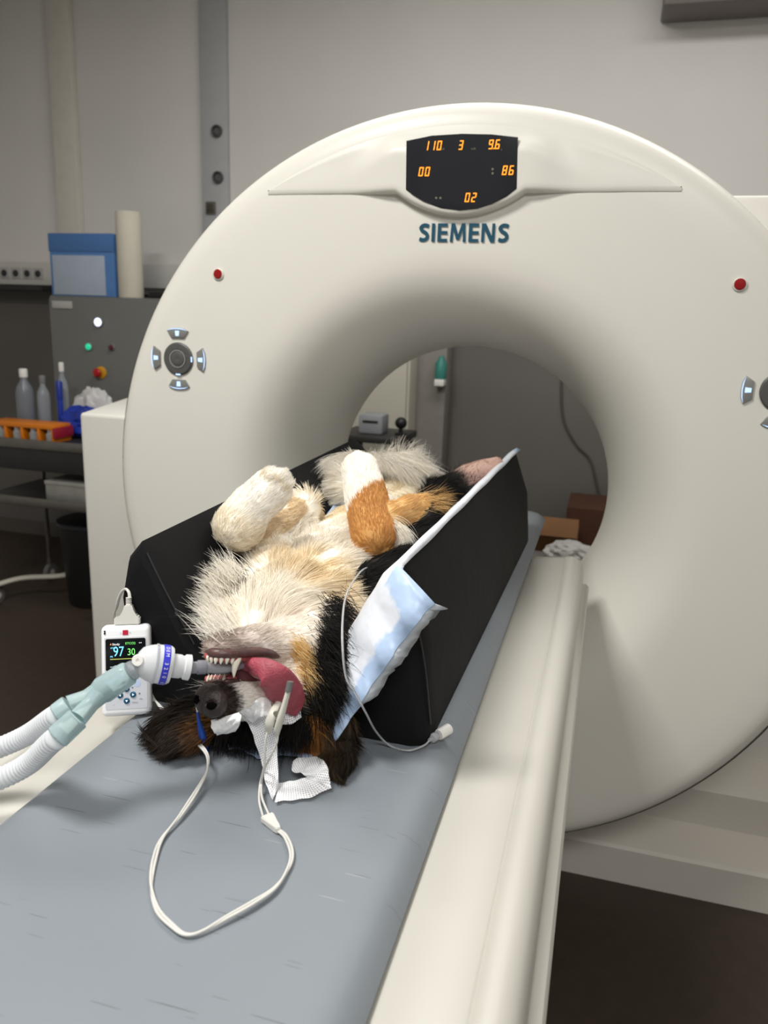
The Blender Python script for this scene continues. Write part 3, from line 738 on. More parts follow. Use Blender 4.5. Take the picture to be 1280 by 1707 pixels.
p = bpx(945, 905, 1.70)
st = thing('low_stool', 'low grey stool behind the scanner holding a white bag', 'stool', (p.x, 1.60, 0))
zs_ = p.z - .05
boxx('seat', (p.x - .14, 1.49, zs_ - .025), (p.x + .16, 1.71, zs_), mat('stool_grey', (120, 118, 114), .5), st, .006)
for x in (p.x - .12, p.x + .14):
    for y in (1.51, 1.69): boxx('leg', (x - .012, y - .012, 0), (x + .012, y + .012, zs_ - .025), m_plastic_g, st, .003)
crumple('white_bag', (p.x + .02, 1.60, zs_), (.10, .065, .05), mat('bag_white', (190, 188, 184), .5), 'crumpled white plastic bag behind the scanner below cardboard box', 'bag', 21)
P = [py(x, y, YW - .018) for x, y in ((942, 560), (936, 640), (940, 700), (962, 742), (985, 768), (1000, 830))]
tag(tube('wall_cable', spline(P, 6), .006, mat('wall_cable_grey', (84, 80, 76), .5), None, 8), 'thin grey cable hanging down the wall behind the scanner', 'cable')

# ================================================================== CAPNOGRAPH / OXIMETER MONITOR
def rayplane(x, y, o, n):
    w = AD + AR * ((x - 640) / FPX) - AU * ((y - 853.5) / FPX); return CAM + w * ((o - CAM).dot(n) / w.dot(n))
B0 = pz(169, 1197, ZP + .002); B1 = pz(252, 1192, ZP + .002)
mx_ = (B1 - B0); mw = mx_.length; mx_.normalize()
bk = EZ.cross(mx_).normalized()            # horizontal, pointing away from the camera
mu_ = (EZ * math.cos(math.radians(15)) + bk * math.sin(math.radians(15))).normalized(); mn = mx_.cross(mu_).normalized()
if mn.dot(AD) > 0: mn = -mn
Tc = rayplane(210, 1043, (B0 + B1) / 2, mn); mh = (Tc - (B0 + B1) / 2).dot(mu_)
def MF(u, v, d=0): return ((B0 + mx_ * (u * mw) + mu_ * (v * mh) + mn * d), mx_, mu_)
mon = thing('patient_monitor', 'white handheld patient monitor with dark screen leaning on the black cushion', 'monitor', (B0 + B1) / 2)
R3 = Matrix((mx_, mu_, mn)).transposed()
TH = .022
c = B0 + mx_ * (mw / 2) + mu_ * (mh / 2) - mn * (TH / 2)
mbody = box('case', c, (mw, mh, TH), mat('monitor_white', (240, 241, 243), .3), mon, .006, R3, 4)
def rrect(u0, u1, v0, v1, r=.002, n=5):
    pts = []
    for cx, cy, a0 in ((u1 - r, v1 - r, 0), (u0 + r, v1 - r, 90), (u0 + r, v0 + r, 180), (u1 - r, v0 + r, 270)):
        for k in range(n): a = math.radians(a0 + 90 * k / (n - 1)); pts.append((cx + r * math.cos(a), cy + r * math.sin(a)))
    return pts
fr0 = (B0, mx_, mu_)
def mp(u0, u1, v0, v1): return rrect(u0 * mw, u1 * mw, v0 * mh, v1 * mh)
prism('screen_bezel', mp(.075, .925, .495, .875), (B0 - mn * .0004, mx_, mu_), .0009, mat('bezel_silver', (215, 216, 220), .3), mon)
scr = prism('screen', mp(.10, .905, .51, .86), (B0, mx_, mu_), .0009, mat('screen_black', (10, 11, 14), .12), mon)
def mtext(nm, s, u, v, h, m, par=None, **k): return text(nm, s, MF(u, v, .0012), h, m, par or scr, ext=.0001, **k)
m_cy = mat('screen_cyan', (120, 215, 255), .5, emit=.9); m_gn = mat('screen_green', (120, 230, 110), .5, emit=.8); m_wt = mat('screen_white', (235, 235, 235), .5, emit=.8); m_orn = mat('screen_orange', (255, 150, 70), .5, emit=.8); m_yl = mat('screen_yellow', (220, 225, 110), .5, emit=.7)
mtext('reading_digits', '97', .36, .715, .0115, m_cy, sx=.75); mtext('reading_digits', '30', .615, .708, .0080, m_gn, sx=.8)
mtext('screen_print', 'Study', .31, .80, .0026, m_wt); mtext('screen_print', 'SPO2', .25, .76, .0018, m_cy); mtext('screen_print', 'PR', .22, .665, .002, m_cy)
mtext('screen_print', 'ETCO2', .60, .805, .0026, m_gn); mtext('screen_icon', '▪▪', .80, .808, .0022, m_wt)
prism('screen_icon', [(-.0008, 0), (.0008, 0), (0, .002)], MF(.205, .795, .0011), .0002, m_orn, scr)
prism('screen_line', [(0, 0), (mw * .68, 0), (mw * .68, .0005), (0, .0005)], MF(.19, .635, .0011), .0001, m_yl, scr)
W_ = [(0, .2), (.06, .25), (.10, .9), (.15, .75), (.20, 1.4), (.27, 1.9), (.34, 1.2), (.42, 1.35), (.52, .4), (.62, .3), (.68, .2)]
P = spline([MF(.19 + a_, .55 + b_ * .018, .0013)[0] for a_, b_ in W_], 4)
tube('screen_wave', P, .00024, mat('screen_wave_white', (190, 215, 235), .5, emit=.7), scr, 5)
mtext('screen_icon', '▲', .29, .525, .0016, m_wt)
kp = prism('keypad', mp(.085, .925, .085, .46), (B0 - mn * .0002, mx_, mu_), .0006, mat('keypad_grey', (206, 209, 216), .4), mon)
m_key = mat('key_teal', (20, 84, 116), .35)
for (u, v), tri in zip(((.51, .305), (.64, .240), (.38, .240), (.51, .175)), ('u', 'r', 'l', 'd')):
    k = lathe('arrow_key', [(.0034, 0), (.0034, .0012), (.0028, .0016), (0, .0016)], MF(u, v)[0], mn, m_key, kp, 20)
    a = {'u': 0, 'r': -90, 'l': 90, 'd': 180}[tri]; ca, sa = math.cos(math.radians(a)), math.sin(math.radians(a))
    prism('arrow_mark', [(x * ca - y * sa, x * sa + y * ca) for x, y in ((-.0013, -.0008), (.0013, -.0008), (0, .0014))], MF(u, v, .0016), .0002, m_wt, k)
m_pr = mat('keypad_print', (120, 128, 140), .5)
for u, v, s in ((.27, .235, '■'), (.63, .315, '■'), (.77, .245, '■'), (.25, .135, '∕∕'), (.68, .150, 'MENU'), (.80, .185, 'OK'), (.72, .425, '—')):
    text('keypad_print', s, MF(u, v, .0006), .0018, m_pr, kp, ext=.0001)
lathe('power_key', [(.0042, 0), (.0042, .0006), (0, .0007)], MF(.72, .36)[0], mn, mat('power_key_blue', (188, 206, 232), .4), kp, 18)
prism('red_emblem', [(-.003, -.0028), (.003, -.0028), (.003, .0028), (-.003, .0028)], MF(.50, .925, .0001), .0004, mat('emblem_red', (196, 34, 66), .4), mon)
text('emblem_print', 'SC    TR', MF(.50, .918, .0001), .0026, mat('emblem_grey', (205, 206, 210), .5), mon, ext=.0002)
for v in (.945, .922): lathe('speaker_hole', [(.0011, 0), (.0011, .0004), (0, .0004)], MF(.085, v)[0], mn, m_plastic_b, mon, 12)
# plug on top with strain relief
m_cab_w = mat('cable_grey_white', (206, 204, 198), .42); m_plug = mat('plug_white', (214, 212, 206), .4)
plug = thing('sensor_probe', 'off-white oximeter cable with tongue clip plugged into the white monitor', 'sensor', pz(345, 1279, ZP + .001))
o = MF(.52, 1.0, -TH * .5)[0]
bm = bmesh.new()
pts = [(-.26, 0), (.26, 0), (.26, .115), (.17, .135), (.10, .30), (-.04, .30), (-.12, .135), (-.26, .115)]
a = [bm.verts.new(o + mx_ * (x * mw) + mu_ * (y * mh * .75) + mn * .007) for x, y in pts]; b = [bm.verts.new(o + mx_ * (x * mw) + mu_ * (y * mh * .75) - mn * .007) for x, y in pts]
bm.faces.new(a); bm.faces.new(b[::-1]); k = len(pts)
for i in range(k): bm.faces.new((b[i], b[(i + 1) % k], a[(i + 1) % k], a[i]))
bmesh.ops.bevel(bm, geom=list(bm.edges), offset=.0012, segments=2, affect='EDGES')
from_bm('plug', bm, m_plug, plug)
q = o + mx_ * (.03 * mw) + mu_ * (.225 * mh)
for k in range(4): tube('strain_relief', [q + mu_ * (.0022 * k), q + mu_ * (.0022 * k + .0014)], .0034, m_plug, plug, 12)
def ray_y(x, y, yy): return py(x, y, yy)
yb = q.y
loop = [q, ray_y(216, 1000, yb + .004), ray_y(215, 988, yb + .007), ray_y(209, 982, yb + .010), ray_y(201, 990, yb + .013), ray_y(195, 1010, yb + .016), ray_y(192, 1040, yb + .026), ray_y(225, 1120, yb + .030), ray_y(247, 1150, yb + .010)]
# twin lead that runs from behind the monitor over the mattress
zt_ = lambda d: ZP + d
path = [loop[-1], pz(262, 1172, zt_(.012)), pz(304, 1217.5, zt_(.020)), pz(341, 1251, zt_(.018)), pz(346, 1279, zt_(.014)), pz(332.5, 1310, zt_(.009)), pz(301.5, 1358, zt_(.005)), pz(272, 1394.7, zt_(.003)), pz(259, 1425.6, zt_(.0025)), pz(252, 1473, zt_(.0025)), pz(262, 1515.6, zt_(.0025)), pz(287.5, 1543.7, zt_(.0025)), pz(310, 1557.8, zt_(.0025)), pz(338, 1552, zt_(.003)), pz(377.5, 1529.6, zt_(.0045)), pz(422.5, 1504, zt_(.005)), pz(459, 1479, zt_(.004)), pz(481.5, 1445, zt_(.003)), pz(485.7, 1420, zt_(.003)), pz(476, 1394.7, zt_(.003)), pz(463, 1383, zt_(.003))]
def twin(P, amp, pitch):
    P = spline(P, 10); fr_ = frames(P); s = 0; A = []; B = []
    for i, p in enumerate(P):
        if i: s += (P[i] - P[i - 1]).length
        t, n1, n2 = fr_[i]; hz = t.cross(EZ); hz = hz.normalized() if hz.length > .1 else n1
        k = math.cos(2 * math.pi * s / pitch) * amp; kz = math.sin(2 * math.pi * s / pitch) * amp * .35
        A.append(p + hz * k + EZ * kz); B.append(p - hz * k - EZ * kz)
    return A, B
A, B = twin(loop[:], .0010, .09); tube('lead_wire', A, .00125, m_cab_w, plug, 8); tube('lead_wire', B, .00125, m_cab_w, plug, 8)
A, B = twin(path, .0013, .16)
for Q in (A, B): tube('lead_wire', Q, .00125, m_cab_w, plug, 8)
# splitter
c1 = pz(463, 1383, zt_(.0032)); c2 = pz(444, 1361, zt_(.0032)); dv_ = (c2 - c1).normalized(); sd = dv_.cross(EZ).normalized()
bm = bmesh.new(); L_ = (c2 - c1).length
pts = [(-.0022, -.002), (.0022, -.002), (.0030, .003), (.0064, L_ - .002), (.0058, L_), (-.0058, L_), (-.0064, L_ - .002), (-.0030, .003)]
a = [bm.verts.new(c1 + sd * x + dv_ * y + EZ * .0030) for x, y in pts]; b = [bm.verts.new(c1 + sd * x + dv_ * y - EZ * .0030) for x, y in pts]
bm.faces.new(a); bm.faces.new(b[::-1]); k = len(pts)
for i in range(k): bm.faces.new((b[i], b[(i + 1) % k], a[(i + 1) % k], a[i]))
bmesh.ops.bevel(bm, geom=list(bm.edges), offset=.0008, segments=2, affect='EDGES')
from_bm('cable_splitter', bm, m_plug, plug)
yc = -.992
wA = [pz(438, 1360, zt_(.004)), pz(432, 1335, zt_(.006)), pz(433.5, 1307, zt_(.010)), py(440.5, 1276, -1.006), py(442, 1240, -1.006), py(446, 1216, -1.003)]
wB = [pz(448, 1358, zt_(.004)), pz(436, 1326, zt_(.008)), pz(438, 1290, zt_(.014)), py(450.5, 1262, -1.006), py(461, 1238, -1.008), py(463, 1218, -1.007)]
for Q in (wA, wB): tube('lead_wire', spline(Q, 8), .00115, m_cab_w, plug, 8)
# tongue clip
m_clip = mat('clip_beige', (200, 197, 186), .42)
def jaw(P, R, fl=.62): return tube('clip_jaw', spline(P, 6), list(np.interp(np.linspace(0, 1, (len(P) - 1) * 6 + 1), np.linspace(0, 1, len(R)), R)), m_clip, plug, 14, fl)
jaw([py(481, 1150, -1.000), py(475, 1172, -1.004), py(468, 1196, -1.008), py(463, 1214, -1.008), py(462, 1225, -1.006)], [.0036, .0042, .0052, .0052, .0030])
jaw([py(464, 1172, -.985), py(455, 1188, -1.000), py(449, 1206, -1.004), py(446, 1222, -1.002)], [.0034, .0042, .0050, .0028])
tube('clip_sensor', [py(484, 1136, -1.000), py(480.5, 1152, -1.003)], .0048, mat('sensor_metal', (140, 140, 142), .3, metal=.6), plug, 12, .6)
tube('clip_hinge', [py(467, 1190, -1.004), py(452, 1190, -.998)], .0028, mat('hinge_metal', (150, 146, 136), .35, metal=.7), plug, 10)

# ================================================================== BREATHING CIRCUIT
m_tubeg = mat('tube_clear_grey', (168, 168, 176), .15, trans=.45, ior=1.3); m_clearp = mat('clear_plastic', (236, 238, 242), .10, trans=.85, ior=1.18)
m_frost = mat('frosted_plastic', (240, 242, 244), .22, trans=.38, ior=1.15); m_teal2 = mat('teal_plastic_clear', (206, 228, 230), .16, trans=.6, ior=1.15)
m_hose = mat('hose_clear', (226, 229, 232), .25, trans=.25, ior=1.15)
Et0 = py(318, 1113, -1.012); Et1 = py(345, 1112, -1.003); Et2 = py(386, 1110, -.985)
et = thing('endotracheal_tube', 'grey translucent breathing tube entering the dog mouth between its teeth', 'tube', Et1)
P = spline([Et0, py(330, 1112.5, -1.008), Et1, Et2, Et2 + Vector((.03, .06, .0))], 6)
tube('tube_shaft', P, .0058, m_tubeg, et, 18)
lathe('tube_connector', [(.0068, -.001), (.0068, .006), (.0062, .007)], py(331, 1112.5, -1.0085), (Et1 - Et0).normalized(), mat('connector_grey', (150, 150, 160), .25, trans=.3), et, 20)
F0 = py(258, 1106, -1.030); fd = (Et0 - F0).normalized()
circ = thing('breathing_circuit', 'corrugated anaesthetic hoses with teal wye piece and white filter at the mouth', 'breathing circuit', py(60, 1230, -1.06))
d01 = (Et0 - F0).length
lathe('filter_cone', [(.0100, .010), (.0112, .012), (.0112, d01 - .010), (.0104, d01 - .0085), (.0104, d01 - .007), (.0118, d01 - .006), (.0122, d01 - .001), (.0095, d01)], F0, fd, m_frost, circ, 32)
lathe('filter_housing', [(.004, -.0165), (.0085, -.0160), (.0135, -.0125), (.0165, -.006), (.0178, .0), (.0180, .003), (.0180, .0125), (.0165, .0150), (.0108, .0155)], F0, fd, m_frost, circ, 40)
lathe('filter_ridge', [(.0179, -.001), (.0187, -.0005), (.0187, .0012), (.0179, .0016)], F0, fd, m_clearp, circ, 40, closed=False)
lathe('blue_band', [(.0181, .0052), (.0186, .0056), (.0186, .0112), (.0181, .0116)], F0, fd, mat('band_blue', (48, 52, 190), .35), circ, 40, closed=False)
# fine white print on the band
su = (AU - fd * AU.dot(fd)).normalized(); sv = fd.cross(su)
for k, s in enumerate('CE 0123 MED'):
    if s == ' ': continue
    a = math.radians(62 - k * 13); rd = (-AD - fd * (-AD).dot(fd)).normalized(); tg_ = fd.cross(rd)
    nrm = rd * math.cos(a) + tg_ * math.sin(a); up_ = fd; ex_ = up_.cross(nrm).normalized()
    text('band_print', s, (F0 + fd * .0084 + nrm * .01862, ex_, up_), .0034, m_plastic_w, circ, ext=.0001)
# sampling port with white cap
pc = py(233, 1100, -1.040); cd_ = (py(226, 1102, -1.055) - pc).normalized()
lathe('port_stub', [(.0040, -.006), (.0040, .004)], pc, cd_, m_clearp, circ, 18)
lathe('port_cap', [(.0052, .000), (.0056, .001), (.0056, .008), (.0048, .010), (.0016, .010), (.0014, .0085), (0, .0085)], pc, cd_, m_plastic_w, circ, 20)
E0 = py(243, 1108, -1.036); W0 = py(214, 1122, -1.046); W1 = py(172, 1150, -1.056)
tube('elbow', spline([F0 - fd * .010, E0, py(228, 1114, -1.042), W0], 5), [.0065 + .0012 * math.sin(i * 1.1) ** 2 for i in range(16)], m_clearp, circ, 20)
lathe('elbow_ring', [(.0085, -.002), (.0092, -.001), (.0092, .003), (.0085, .004)], py(222, 1117, -1.044), (W0 - E0).normalized(), m_clearp, circ, 24)
wd_ = (W1 - W0).normalized()
WL = (W1 - W0).length
lathe('wye_socket', [(.0095, -.002), (.0112, .000), (.0118, .004), (.0125, WL * .55), (.0128, WL), (.0105, WL + .006)], W0, wd_, m_teal2, circ, 32)
H1 = py(97, 1191, -1.085); H2 = py(96, 1229, -1.100)
a1 = py(116, 1176, -1.078); a2 = py(130, 1197, -1.085)
tube('wye_arm', spline([W1 - wd_ * .004, W1.lerp(a1, .5), a1], 6), [.0108 - .0035 * min(1, i / 6) + .002 * max(0, (i - 6) / 6) for i in range(13)], m_teal2, circ, 22)
tube('wye_arm', spline([W1 - wd_ * .004, W1.lerp(a2, .5), a2], 6), [.0108 - .0030 * min(1, i / 6) + .001 * max(0, (i - 6) / 6) for i in range(13)], m_teal2, circ, 22)
lathe('hose_cuff', [(.0098, 0), (.0105, .001), (.0108, (H1 - a1).length), (.0100, (H1 - a1).length + .001)], a1, (H1 - a1).normalized(), m_teal2, circ, 28)
lathe('hose_cuff', [(.0100, 0), (.0109, .001), (.0112, (H2 - a2).length), (.0104, (H2 - a2).length + .001)], a2, (H2 - a2).normalized(), m_teal2, circ, 28)
def hose(P, r):
    P = spline(P, 40); Q = []; R = []; acc = 0; st = .0008; last = P[0]
    s = [0]
    for i in range(1, len(P)): s.append(s[-1] + (P[i] - P[i - 1]).length)
    n = int(s[-1] / st); j = 0
    for k in range(n):
        x = k * st
        while j < len(s) - 2 and s[j + 1] < x: j += 1
        Q.append(P[j].lerp(P[j + 1], (x - s[j]) / max(1e-9, s[j + 1] - s[j]))); R.append(r * (.93 + .14 * abs(math.sin(math.pi * x / .0050))))
    tube('corrugated_hose', Q, R, m_hose, circ, 16, auto=None)
hose([H1, pz(0, 1246, .975), Vector((-.34, -1.16, .946)), Vector((-.43, -1.25, .86)), Vector((-.46, -1.34, .70))], .0096)
hose([H2, pz(0, 1298, .962), Vector((-.31, -1.22, .946)), Vector((-.40, -1.32, .86)), Vector((-.43, -1.42, .70))], .0100)

# ================================================================== IV LINE
m_iv = mat('iv_tubing', (222, 224, 224), .15, trans=.6, ior=1.15)
iv = thing('intravenous_line', 'thin clear infusion line from the tan foreleg ending in a white cap', 'infusion line', pz(679.5, 1248, ZP))
P = [py(640, 934, -.628), py(650, 944, -.635), py(636, 952, -.645), py(630, 944, -.65), py(608, 948, -.70), py(594.5, 961, -.745), py(578.6, 987.6, -.815), py(572, 1019.5, -.875), py(570.6, 1070, -.945), py(576, 1125.8, -.955), py(589, 1149.7, -.950), py(609, 1187, -.945), py(627, 1220, -.905), pz(650, 1243, ZP + .003), pz(679.5, 1251, ZP + .0025), pz(706, 1243, ZP + .004), pz(717, 1233, ZP + .0055)]
tube('tubing', spline(P, 8), .00115, m_iv, iv, 10)
k0 = pz(717, 1233, ZP + .0055); k1 = pz(731, 1225, ZP + .0075); k2 = pz(747, 1215, ZP + .0075); dk = (k2 - k0).normalized()
L_ = (k1 - k0).length
lathe('luer_lock', [(.0020, -.002), (.0026, .001), (.0050, .003), (.0052, L_ * .6), (.0038, L_)], k0, dk, mat('luer_clear', (220, 222, 226), .12, trans=.6, ior=1.2), iv, 18)
lathe('white_cap', [(.0058, 0), (.0062, .001), (.0062, (k2 - k1).length - .001), (.0054, (k2 - k1).length), (0, (k2 - k1).length)], k1, dk, m_plastic_w, iv, 24)
lathe('catheter_hub', [(.0022, -.006), (.0030, -.002), (.0030, .005), (.0018, .008)], py(640, 934, -.628), Vector((.2, .5, .3)).normalized(), mat('hub_red', (190, 40, 40), .35), iv, 14)

# ================================================================== GAUZE AND BLUE PROBE
def gauze_mat():
    m = bpy.data.materials.new('gauze_net'); m.use_nodes = True; nt = m.node_tree; b = nt.nodes['Principled BSDF']
    b.inputs['Base Color'].default_value = lin((240, 240, 242)); b.inputs['Roughness'].default_value = .85
    uv = nt.nodes.new('ShaderNodeUVMap'); uv.uv_map = 'UVMap'; sp = nt.nodes.new('ShaderNodeSeparateXYZ'); nt.links.new(uv.outputs['UV'], sp.inputs[0])
    outs = []
    for ch in ('X', 'Y'):
        m1 = nt.nodes.new('ShaderNodeMath'); m1.operation = 'MULTIPLY'; m1.inputs[1].default_value = 2 * math.pi / .0022; nt.links.new(sp.outputs[ch], m1.inputs[0])
        m2 = nt.nodes.new('ShaderNodeMath'); m2.operation = 'SINE'; nt.links.new(m1.outputs[0], m2.inputs[0]); outs.append(m2.outputs[0])
    mn_ = nt.nodes.new('ShaderNodeMath'); mn_.operation = 'MINIMUM'; nt.links.new(outs[0], mn_.inputs[0]); nt.links.new(outs[1], mn_.inputs[1])
    mr_ = nt.nodes.new('ShaderNodeMapRange'); mr_.inputs['From Min'].default_value = .05; mr_.inputs['From Max'].default_value = .35; mr_.inputs['To Min'].default_value = 1.0; mr_.inputs['To Max'].default_value = .25
    nt.links.new(mn_.outputs[0], mr_.inputs['Value']); nt.links.new(mr_.outputs['Result'], b.inputs['Alpha'])
    return m
m_gz = gauze_mat()
gz = thing('gauze_strip', 'white gauze bandage tied round the muzzle and trailing onto the mattress', 'gauze', pz(462, 1333, ZP))
def ribbon(name, P, Wv, per=6, m=None, wob=.0012, nu=8):
    "P centreline, Wv half-width vectors"
    C_ = spline(P, per); Wd = spline(Wv, per); V = []; F = []; U = []; s = 0
    for i, (p, w) in enumerate(zip(C_, Wd)):
        if i: s += (C_[i] - C_[i - 1]).length
        for k in range(nu + 1):
            t = k / nu * 2 - 1; d = wob * math.sin(i * 1.1 + t * 5) + wob * .6 * math.sin(i * .5 - t * 3)
            q = p + w * t - AD * d; q.z = max(q.z, ZP + .0012); V.append(q); U.append((s, t * w.length))
    for i in range(len(C_) - 1):
        for k in range(nu): F.append((i * (nu + 1) + k, i * (nu + 1) + k + 1, (i + 1) * (nu + 1) + k + 1, (i + 1) * (nu + 1) + k))
    o = mk(name, V, F, m or m_gz, gz); uv = o.data.uv_layers.new(name='UVMap')
    for lp in o.data.loops: uv.data[lp.index].uv = U[lp.vertex_index]
    return o
def wv(a, b): return (b - a) * .5
def strip(name, pairs, **k):
    "pairs of edge points"
    return ribbon(name, [(a + b) / 2 for a, b in pairs], [wv(a, b) for a, b in pairs], **k)
strip('gauze_tail', [(py(404, 1196, -.978), py(438, 1172, -.978)), (py(418, 1215, -.978), py(446, 1196, -.978)), (py(426, 1240, -.980), py(460, 1222, -.978)), (py(437, 1275, -.985), py(462, 1255, -.980)), (pz(443, 1305, ZP + .012), pz(464, 1290, ZP + .016)), (pz(454, 1334, ZP + .002), pz(464, 1312, ZP + .006))])
strip('gauze_fold', [(pz(458, 1337, ZP + .003), pz(464, 1306, ZP + .003)), (pz(485, 1334, ZP + .003), pz(484, 1302, ZP + .005)), (pz(520, 1328, ZP + .003), pz(506, 1297, ZP + .010)), (pz(553, 1313, ZP + .003), pz(520, 1292, ZP + .014))])
strip('gauze_curl', [(pz(552, 1314, ZP + .004), pz(512, 1296, ZP + .012)), (pz(548, 1292, ZP + .014), pz(500, 1288, ZP + .016)), (pz(545, 1276, ZP + .020), pz(487, 1286, ZP + .010)), (pz(530, 1262, ZP + .018), pz(488, 1270, ZP + .014)), (pz(512, 1262, ZP + .012), pz(494, 1264, ZP + .020))])
m_gz2 = mat('gauze_folded', (238, 237, 236), .85, bump=.5, bscale=260)
strip('gauze_loop', [(py(352, 1200, -1.000), py(398, 1188, -1.000)), (py(352, 1212, -1.004), py(402, 1194, -1.006)), (py(358, 1222, -1.002), py(399, 1209, -1.006)), (py(362, 1226, -.996), py(392, 1220, -.998))], m=m_gz2)
strip('gauze_loop', [(py(400, 1186, -.990), py(420, 1206, -.985)), (py(418, 1178, -.995), py(432, 1196, -.992)), (py(430, 1164, -.992), py(446, 1192, -.990)), (py(448, 1164, -.975), py(458, 1190, -.975))], m=m_gz2)
strip('gauze_loop', [(py(455, 1182, -.962), py(460, 1205, -.965)), (py(478, 1190, -.956), py(482, 1208, -.958)), (py(500, 1180, -.948), py(503, 1196, -.950))], m=m_gz)
pr = thing('blue_probe', 'thin blue plastic probe lying beside the dog ear and gauze', 'probe', pz(343, 1252, ZP))
P = [py(329, 1186, -.985), py(332, 1204, -.978), py(337, 1226, -.970), pz(342, 1246, ZP + .006), pz(344, 1254, ZP + .004)]
tube('probe_body', spline(P, 6), list(np.interp(np.linspace(0, 1, 25), [0, .25, .5, .85, 1], [.0012, .0020, .0040, .0042, .0024])), mat('probe_blue', (32, 78, 168), .35), pr, 14)
tube('probe_tip', [P[0] + (P[0] - P[1]) * .35, P[0]], .0010, m_plastic_w, pr, 8)

# ================================================================== DOG
from mathutils.bvhtree import BVHTree
dog = thing('dog', 'tricolour long-haired dog lying belly up with tongue out and folded forelegs', 'dog', (-.04, -.5, ZP))
BL = []      # (centre, radii, frame, tag, t)
def blob(tagname, P, R, per=10, wide=None):
    "chain of ellipsoids; R radius list; wide=(axis vector, factor list) stretches across"
    PP = spline(P, per); n = len(P)
    for i, p in enumerate(PP):
        s = i / per; k = min(int(s), n - 2); f = s - k; f2 = f * f * (3 - 2 * f)
        r = R[k] + (R[k + 1] - R[k]) * f2
        w = 1.0
        if wide: w = wide[1][k] + (wide[1][k + 1] - wide[1][k]) * f2
        BL.append((p, r, wide[0] if wide else None, w, tagname, i / (len(PP) - 1)))
Sk = Vector((.010, -.878, .999)); Nz = py(350, 1160, -1.0)
ha = (Nz - Sk).normalized(); hv = (EZ - ha * EZ.dot(ha)).normalized(); hw = ha.cross(hv).normalized()
if hw.x < 0: hw = -hw
def H(a, w, v): return Sk + ha * a + hw * w + hv * v
# trunk
blob('torso', [(-.045, -.74, 1.020), (-.052, -.62, 1.026), (-.058, -.46, 1.030), (-.060, -.31, 1.034), (-.055, -.17, 1.042), (-.05, -.09, 1.045)],
     [.058, .064, .064, .058, .062, .05], 8, (EX, [1.5, 1.5, 1.33, 1.28, 1.35, 1.3]))
blob('neck', [H(-.025, 0, .012), (-.036, -.825, 1.016), (-.050, -.74, 1.022)], [.050, .057, .060], 8, (EX, [1.15, 1.52, 1.62]))
# head
blob('cranium', [H(-.035, 0, 0), H(.01, 0, .0), H(.045, 0, -.003)], [.046, .053, .038], 8, (hw, [1.15, 1.2, 1.1]))
blob('cheek', [H(.0, .042, .012), H(.045, .028, .014)], [.030, .022], 6)
blob('cheek', [H(.0, -.042, .012), H(.045, -.028, .014)], [.030, .022], 6)
blob('muzzle', [H(.04, 0, -.008), H(.075, 0, -.008), H(.110, 0, -.007), H(.124, 0, -.006)], [.031, .0245, .0205, .0175], 8, (hw, [1.08, 1.08, 1.12, 1.1]))
chin = py(368, 1080, -.988)
JB = H(.0, 0, .036)
blob('mandible', [JB, JB.lerp(chin, .5) + hv * .001, chin], [.036, .0235, .0140], 10, (hw, [1.15, 1.15, 1.30]))
# image-left foreleg (folded at the wrist)
wl = py(396, 878, -.705); tl = py(450, 817, -.665)
blob('arm_l', [(-.10, -.70, 1.045), (-.135, -.60, 1.055), py(505, 848, -.51)], [.045, .042, .030], 6)
blob('forearm_l', [py(505, 848, -.51), py(460, 876, -.60), py(412, 893, -.675)], [.026, .025, .026], 8)
blob('paw_l', [wl, wl.lerp(tl, .5) + Vector((-.002, -.002, .002)), tl], [.0330, .0300, .0270], 10, (Vector((.6, -.2, .75)).normalized().cross(Vector((.39, -.79, .47))).normalized(), [1.05, 1.02, 1.1]))
for q in ((447, 795), (463, 797), (471, 810), (466, 826)):
    p = py(q[0], q[1], -.675 + (q[0] - 447) * .0003); blob('paw_l', [p, p + Vector((.004, .002, .003))], [.0118, .0105], 3)
# image-right foreleg: tan wrist, white toes
wr = py(623, 893, -.60); mr = py(612, 838, -.56); tr = py(601, 785, -.525)
blob('paw_r', [wr, mr, tr], [.0330, .0330, .0285], 10)
for q in ((588, 775), (598, 768), (611, 772)):
    p = py(q[0], q[1], -.52); blob('paw_r', [p, p + Vector((-.002, .002, .003))], [.0135, .012], 3)
blob('forearm_r', [py(640, 868, -.575), py(680, 852, -.545), py(722, 842, -.51)], [.0235, .0215, .021], 8)
blob('arm_r', [py(722, 842, -.51), (.075, -.58, 1.06), (.045, -.68, 1.035)], [.024, .036, .046], 6)
# hindquarters
blob('thigh_l', [(-.12, -.16, 1.06), (-.135, -.27, 1.085), (-.15, -.20, 1.10)], [.052, .040, .026], 6)
blob('thigh_r', [(.0, -.15, 1.05), (.035, -.235, 1.065)], [.05, .042], 6)
blob('hind_r', [(.035, -.235, 1.075), py(770, 797, -.19), py(806, 782, -.165), py(826, 775, -.15)], [.030, .0215, .0185, .016], 8)
blob('tail', [(-.05, -.09, 1.05), (-.06, -.10, 1.11), py(618, 777, -.19), py(600, 775, -.27)], [.028, .020, .016, .012], 8)

